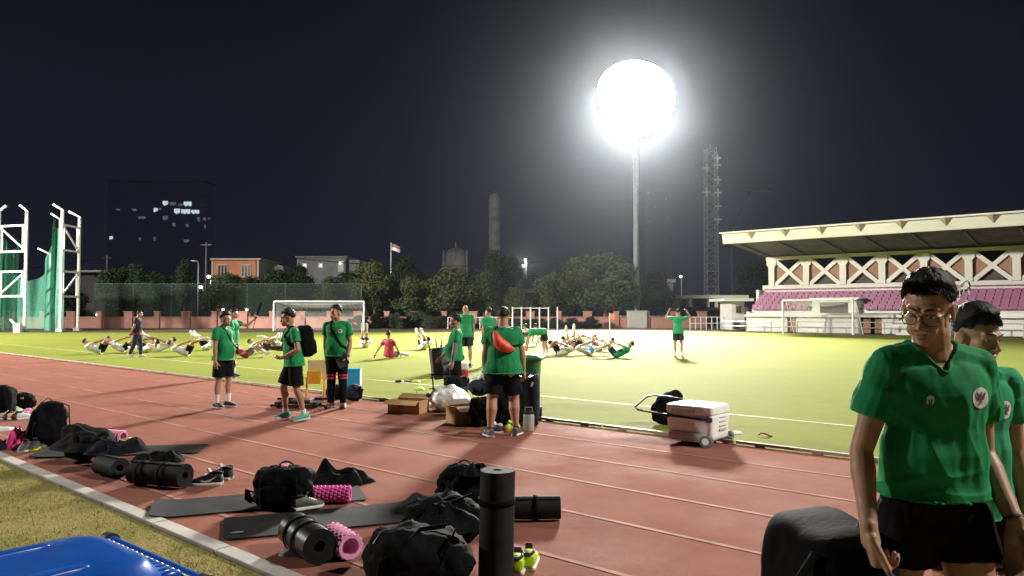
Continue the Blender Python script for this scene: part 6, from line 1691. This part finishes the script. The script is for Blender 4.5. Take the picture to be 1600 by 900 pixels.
b = thing('water_bottle', 'small clear bottle sticking up from the open cardboard box', 'bottle', gp(652, 640) + V((-.02, .10, .0))); g = MB(); g.lathe([(.03, .012), (.033, .03), (.033, .24), (.014, .28), (.014, .30)], (0, 0, 0), 16); g.build('body', mt['clear_plastic'], b); g = MB(); g.lathe([(.016, .298), (.016, .32)], (0, 0, 0), 12); g.build('cap', mt['white_plastic'], b)
bag('plastic_bag', 'large stuffed white plastic bag between the two cardboard boxes', 'plastic bag', gp(700, 648) + V((.0, .45, 0)), (.66, .50, .42), .1, 'white_plastic', 71, .05, 2.7, handle=False, zip_=False, fn=lambda p, q: V((p.x * (1 - .22 * max(0, q.z)) - .06 * q.z, p.y, p.z)))
cloth_heap('plastic_bag', 'smaller white plastic bag slumped behind the box with the red mark', 'plastic bag', gp(738, 652) + V((.0, .40, 0)), (.50, .40, .38), 0, 'white_plastic', 70, .25)
cloth_heap('plastic_bag', 'white plastic bag on top of the dark bags beside the stout man', 'plastic bag', gp(742, 664) + V((.05, .5, .50)), (.38, .3, .34), 0, 'white_plastic', 72, .3)
c = gp(688, 632); c.z = 0
b = thing('hard_case', 'upright dark grey hard case with an extended handle', 'suitcase', c + V((.0, .3, -.08)), .25)
g = MB(); g.soft((0, 0, .82), (.33, .22, .56), 7, 12, .0, 3, 1, M.Rotation(-.12, 3, 'Y')); g.build('shell', mt['mid_grey'], b)
g = MB(); g.soft((-.10, -.03, .80), (.20, .24, .58), 7, 12, .0, 3, 1, M.Rotation(-.12, 3, 'Y')); g.build('lid_shell', mt['dark_grey'], b)
for k in (-.16, 0, .16):
    g = MB(); g.box((.05, -.125, .82 + k), (.26, .012, .03), M.Rotation(-.12, 3, 'Y')); g.build('rib', mt['dark_grey'], b, smooth=False)
g = MB(); g.tube([(-.10, 0, 1.08), (-.12, 0, 1.25), (-.02, 0, 1.26), (.0, 0, 1.09)], .012, 8); g.build('pull_handle', mt['chrome'], b)
b = thing('hand_trolley', 'black hand trolley carrying the upright grey case', 'trolley', c + V((-.02, .22, 0)), .25)
g = MB()
for x in (-.10, .12): g.tube([(x, .12, .08), (x - .04, .14, .60), (x - .09, .16, 1.05)], .014, 8)
for z in (.25, .45): g.tube([(-.18, .13, z), (.12, .13, z)], .012, 8)
g.tube([(-.2, -.15, .53), (.2, -.15, .53)], .02, 8); g.build('frame', mt['dark_metal'], b)
for x in (-.22, .17):
    g = MB(); g.tube([(x - .02, .12, .09), (x + .02, .12, .09)], .09, 18); g.build('wheel', mt['black_rubber'], b)
b = thing('cool_box', 'small red and white cool box beside the short man with the arm sleeve', 'cool box', c + V((.33, .30, 0)), .2)
g = MB(); g.soft((0, 0, .50), (.30, .24, .26), 7, 10, 0, 3, 1); g.build('body', mt['red_plastic'], b)
g = MB(); g.soft((0, 0, .67), (.31, .25, .14), 7, 10, 0, 3, 1); g.build('lid', mt['white_metal'], b)
g = MB(); g.box((0, 0, .19), (.28, .22, .36)); g.build('crate', mt['dark_grey'], b, smooth=False, bevel=.01)
bag('holdall', 'black bag lying across the white plastic bag, behind the red cool box', 'bag', gp(706, 640) + V((.05, .42, .34)), (.46, .24, .20), .35, 'navy_cloth', 75, .04, 2.6, handle=False)
bag('backpack', 'black bag standing left of the legs of the stout man', 'bag', gp(752, 668) + V((.0, .14, 0)), (.34, .30, .42), .1, 'black_nylon', 76, .05, 2.8, handle=False)
bag('holdall', 'dark grey bag on top of the black bags left of the stout man', 'bag', gp(752, 664) + V((.02, .30, .42)), (.46, .3, .22), .3, 'navy_shirt', 77, .04, 2.8, handle=False)
bag('backpack', 'black bag seen between the legs of the stout man', 'bag', gp(782, 668) + V((0, .28, 0)), (.40, .32, .52), -.1, 'black_nylon', 78, .05, 2.8, handle=True)
c = gp(818, 668); c.z = 0
b = thing('suitcase', 'navy suitcase held by its raised handle by the stout man', 'suitcase', c + V((.03, .22, 0)), -.15)
g = MB(); g.soft((0, 0, .42), (.42, .26, .74), 7, 14, .004, 6, 4); g.build('shell', mt['navy_shirt'], b)
for x in (-.13, .13):
    g = MB(); g.box((x, -.133, .42), (.02, .012, .6)); g.build('rib', mt['navy_cloth'], b, smooth=False)
g = MB(); g.box((.12, -.137, .62), (.03, .008, .07), M.Rotation(.3, 3, 'Y')); g.build('tag', mt['white_cloth'], b, smooth=False)
q = MW[b.name].inverted() @ wpos(man3, S3['r']['wr'] + S3['r']['hd'] * .08 + V((0, 0, S3['dz'])))
g = MB(); g.tube([(q.x - .07, .02, .76), (q.x - .06, q.y, q.z), (q.x + .06, q.y, q.z), (q.x + .07, .02, .76)], .010, 8); g.build('pull_handle', mt['chrome'], b)
for x in (-.16, .16):
    g = MB(); g.tube([(x, -.06, .04), (x, -.02, .04)], .04, 14); g.build('wheel', mt['black_rubber'], b)
b = thing('water_jug', 'tall clear water jug with a black lid in front of the navy suitcase', 'bottle', gp(826, 673)); g = MB(); g.lathe([(.075, .003), (.08, .02), (.08, .22), (.07, .235)], (0, 0, 0), 24); g.build('body', mt['clear_plastic'], b); g = MB(); g.lathe([(.07, .236), (.072, .275), (.04, .285), (.04, .30)], (0, 0, 0), 20); g.build('lid', mt['black_rubber'], b)
g = MB(); g.tube([(.05, 0, .28), (.05, 0, .33), (-.05, 0, .33), (-.05, 0, .28)], .008, 6); g.build('carry_loop', mt['grey_metal'], b)
shoe_prop('black and white shoe on the track between the legs of the stout man', gp(776, 676), .9, 1.9, 'black_rubber', 'white_rubber', accent='white_cloth')
shoe_prop('neon yellow and orange shoe beside the right foot of the stout man', gp(799, 674), .4, 1.9, 'neon', 'orange_cloth')
cloth_heap('bib', 'neon yellow bib bunched up behind the neon shoe', 'bib', gp(801, 668) + V((0, .05, .0)), (.24, .18, .16), 0, 'neon', 79, .3)
c = V((at(822, 485, 11.4).x, 11.4, 0))
b = thing('wheelie_bin', 'green wheelie bin behind the navy suitcase at the track edge', 'bin', c, -.1)
g = MB(); ringloft(g, [ring(.36, .40, .06), ring(.40, .46, .5), ring(.46, .54, .93), ring(.50, .58, .935), ring(.50, .58, .96)]); g.build('tub', mt['bin_green'], b)
g = MB(); ringloft(g, [ring(.54, .62, .962), ring(.54, .62, .985), ring(.46, .52, 1.02), ring(.30, .36, 1.03)]); g.build('lid', mt['bin_green'], b)
g = MB(); g.tube([(.0, .33, .95), (.24, .33, .95), (-.24, .33, .95)], .016, 8); g.build('handle_bar', mt['bin_green'], b)
for x in (-.20, .20):
    g = MB(); g.tube([(x - .03, .22, .1), (x + .03, .22, .1)], .1, 18); g.build('wheel', mt['black_rubber'], b)

# ---- kit between the walker and the man in trousers
c = gp(496, 628); c.z = 0
b = thing('board_stand', 'yellow and cream board on two thin orange legs behind the walker', 'board', c, .1)
g = MB(); g.box((.03, 0, .60), (.42, .04, .36)); g.build('board', mt['cream'], b, smooth=False, bevel=.01)
g = MB(); g.box((-.06, -.04, .46), (.26, .05, .24)); g.build('tray', mt['orange_plastic'], b, smooth=False, bevel=.01)
for x in (-.20, .12):
    g = MB(); g.tube([(x, 0, 0), (x, 0, .46)], .02, 8); g.build('leg', mt['orange_plastic'], b)
b = thing('folding_trolley', 'flat black folding trolley lying on the track behind the walker', 'trolley', gp(468, 636))
g = MB(); g.box((0, 0, .09), (.75, .42, .03)); g.tube([(-.45, -.2, .05), (.5, -.2, .05)], .02, 8); g.tube([(-.45, .2, .12), (.5, .2, .12)], .02, 8); g.build('deck', mt['dark_metal'], b, smooth=False)
g = MB(); g.box((.05, 0, .13), (.35, .3, .04)); g.build('pad', mt['mid_grey'], b, smooth=False, bevel=.01)
for x, y in ((-.3, -.2), (.3, -.2), (-.3, .2), (.3, .2)):
    g = MB(); g.tube([(x, y - .015, .04), (x, y + .015, .04)], .04, 14); g.build('wheel', mt['black_rubber'], b)
c = gp(549, 612); c.z = 0
b = thing('crate', 'light blue plastic crate standing behind the man in long trousers', 'crate', c, .1)
g = MB(); g.box((0, 0, .30), (.36, .30, .36), taper=1.06); g.build('tub', mt['blue_plastic'], b, smooth=False, bevel=.015)
g = MB(); g.box((0, 0, .47), (.40, .34, .035)); g.build('rim', mt['blue_plastic'], b, smooth=False, bevel=.01)
g = MB(); g.box((.19, 0, .30), (.012, .28, .34)); g.build('white_panel', mt['white_metal'], b, smooth=False)
g = MB(); g.box((0, 0, .06), (.34, .28, .12)); g.build('base', mt['dark_grey'], b, smooth=False)
bag('backpack', 'dark grey backpack beside the feet of the man in long trousers', 'backpack', gp(551, 627) + V((0, .12, 0)), (.32, .24, .30), .1, 'navy_shirt', 81, .03, 2.8, handle=False, pocket=(0, -.03, .2, .14))
bag('backpack', 'black bag half hidden behind the legs of the man in long trousers', 'bag', gp(520, 625) + V((0, .12, 0)), (.30, .24, .28), .1, 'black_nylon', 82, .03, 2.8, handle=False)

# ---- markers on the grass
for i, (x, y, m, lab) in enumerate(((624, 597, 'black_rubber', 'small dark flat marker lying on the touchline'), (650, 597, 'neon', 'pale yellow flat marker on the touchline right of the dark one'), (656, 609, 'neon', 'pale yellow marker lying just inside the touchline'))):
    b = thing('training_marker', lab, 'marker', gp(x, y), i * .8)
    g = MB(); g.lathe([(.10, .006), (.11, .012), (.07, .045), (.03, .05), (.03, .04)], (0, 0, 0), 20); g.box((.22, .02, .02), (.26, .05, .02)); g.build('disc', mt[m], b)

# ================================================================ WHITE WHEELED COOLER
A = gp(1037, 693); A.z = 0; B = gp(1103, 700); B.z = 0; C = gp(1139, 690); C.z = 0
d = (B - A).normalized(); rz = math.atan2(d.y, d.x); Lc = (B - A).length * 1.12; Wc = .56; Hc = .45
b = thing('wheeled_cooler', 'large white wheeled cooler with a black tow bar at the track edge', 'cooler', (A + C) / 2 + V((.03, .04, 0)), rz - .13)
Lc = .66; Wc = .56
CZ = .88
g = MB(); g.soft((0, 0, .27), (Lc * .97, Wc * .97, .42), 9, 14, 0, 3, 1, None, lambda p, q: V((p.x * (1 + .03 * q.z), p.y * (1 + .03 * q.z), p.z))); g.build('body', mt['cooler_white'], b)
g = MB(); g.soft((0, 0, .50), (Lc * 1.01, Wc * 1.02, .14), 8, 14, 0, 3, 1); g.build('lid', mt['cooler_white'], b)
g = MB(); g.soft((0, -Wc / 2, .12), (Lc * .80, .05, .13), 6, 10, 0, 3, 1); g.tube([(-Lc * .36, -Wc / 2 - .025, .14), (Lc * .36, -Wc / 2 - .025, .14)], .012, 8); g.build('skid_panel', mt['cooler_grey'], b)
g = MB(); g.soft((-.06, -Wc / 2 - .005, .485), (.32, .05, .075), 5, 10, 0, 3, 1); g.build('latch_handle', mt['cooler_grey'], b)
g = MB(); g.tube([(-Lc * .46, -Wc / 2 - .02, .40), (Lc * .46, -Wc / 2 - .02, .385)], .016, 8); g.tube([(-Lc * .46, -Wc / 2 - .02, .40), (-Lc * .46 - .42, -Wc / 2 + .0, .43), (-Lc * .46 - .50, -Wc / 2 + .06, .46), (-Lc * .46 - .52, .1, .58), (-Lc * .46 - .46, .22, .60), (-Lc * .46, Wc / 2 + .02, .56)], .014, 8); g.build('tow_bar', mt['dark_metal'], b)
for x in (-.46, .46):
    g = MB(); g.box((Lc * x, -Wc / 2 - .02, .39), (.07, .05, .065)); g.build('bar_clamp', mt['black_rubber'], b, smooth=False, bevel=.008)
g = MB(); g.tube([(-Lc * .46 - .12, -Wc / 2 - .008, .412), (-Lc * .46 - .34, -Wc / 2 - .002, .424)], .018, 8); g.build('white_grip', mt['white_metal'], b)
for y in (-Wc / 2 - .01, Wc / 2 + .01):
    g = MB(); g.tube([(Lc * .40, y - .03, .085), (Lc * .40, y + .03, .085)], .085, 22); w_ = g.build('wheel', mt['mid_grey'], b)
    g = MB(); g.tube([(Lc * .40, y - .034, .085), (Lc * .40, y + .034, .085)], .048, 18); g.build('hub', mt['cooler_white'], w_)
for k in range(3):
    g = MB(); g.box((Lc / 2 - .002, .03, .40 - k * .06), (.012, .17, .014)); g.build('side_rib', mt['cooler_grey'], b, smooth=False)
g = MB(); g.box((Lc / 2 - .002, .03, .225), (.014, .19, .03)); g.build('side_handle', mt['cooler_grey'], b, smooth=False, bevel=.005)
g = MB(); g.box((Lc / 2 + .01, Wc * .42, .05), (.05, .05, .07)); g.build('drain', mt['grey_metal'], b, smooth=False)
g = MB()
for k, x in enumerate((-.06, .0, .05)): g.box((x, -Wc / 2 - .001 * 1 + .004, .28), (.02 if k else .03, .012, .06))
g.build('raised_mark', mt['cooler_white'], b, smooth=False)
for o_ in b.children: o_.scale = (1, 1, CZ)
bag('backpack', 'black bag with a curved top standing behind the white cooler', 'bag', gp(1040, 672) + V((.10, .50, .0)), (.44, .24, .50), .15, 'black_nylon', 91, .03, 2.6, handle=False, fn=lambda p, q: V((p.x + .12 * max(0, q.z), p.y, p.z * (1 + .10 * q.x))))
cloth_heap('plastic_cup', 'crumpled white plastic scrap on the grass right of the cooler', 'litter', gp(1150, 677), (.20, .14, .06), .3, 'white_plastic', 95, .5)
b = thing('dead_leaf', 'curled orange brown scrap on the grass near the track rail', 'litter', gp(1196, 682))
g = MB(); g.grid(10, 5, lambda u, v: V(((u - .5) * .20, (v - .5) * .07 * math.sin(u * 3.14), .012 + .04 * abs(v - .5) + .02 * math.sin(u * 5)))); o = g.build('scrap', mt['leaf_litter'], b); o.modifiers.new('t', 'SOLIDIFY').thickness = .003
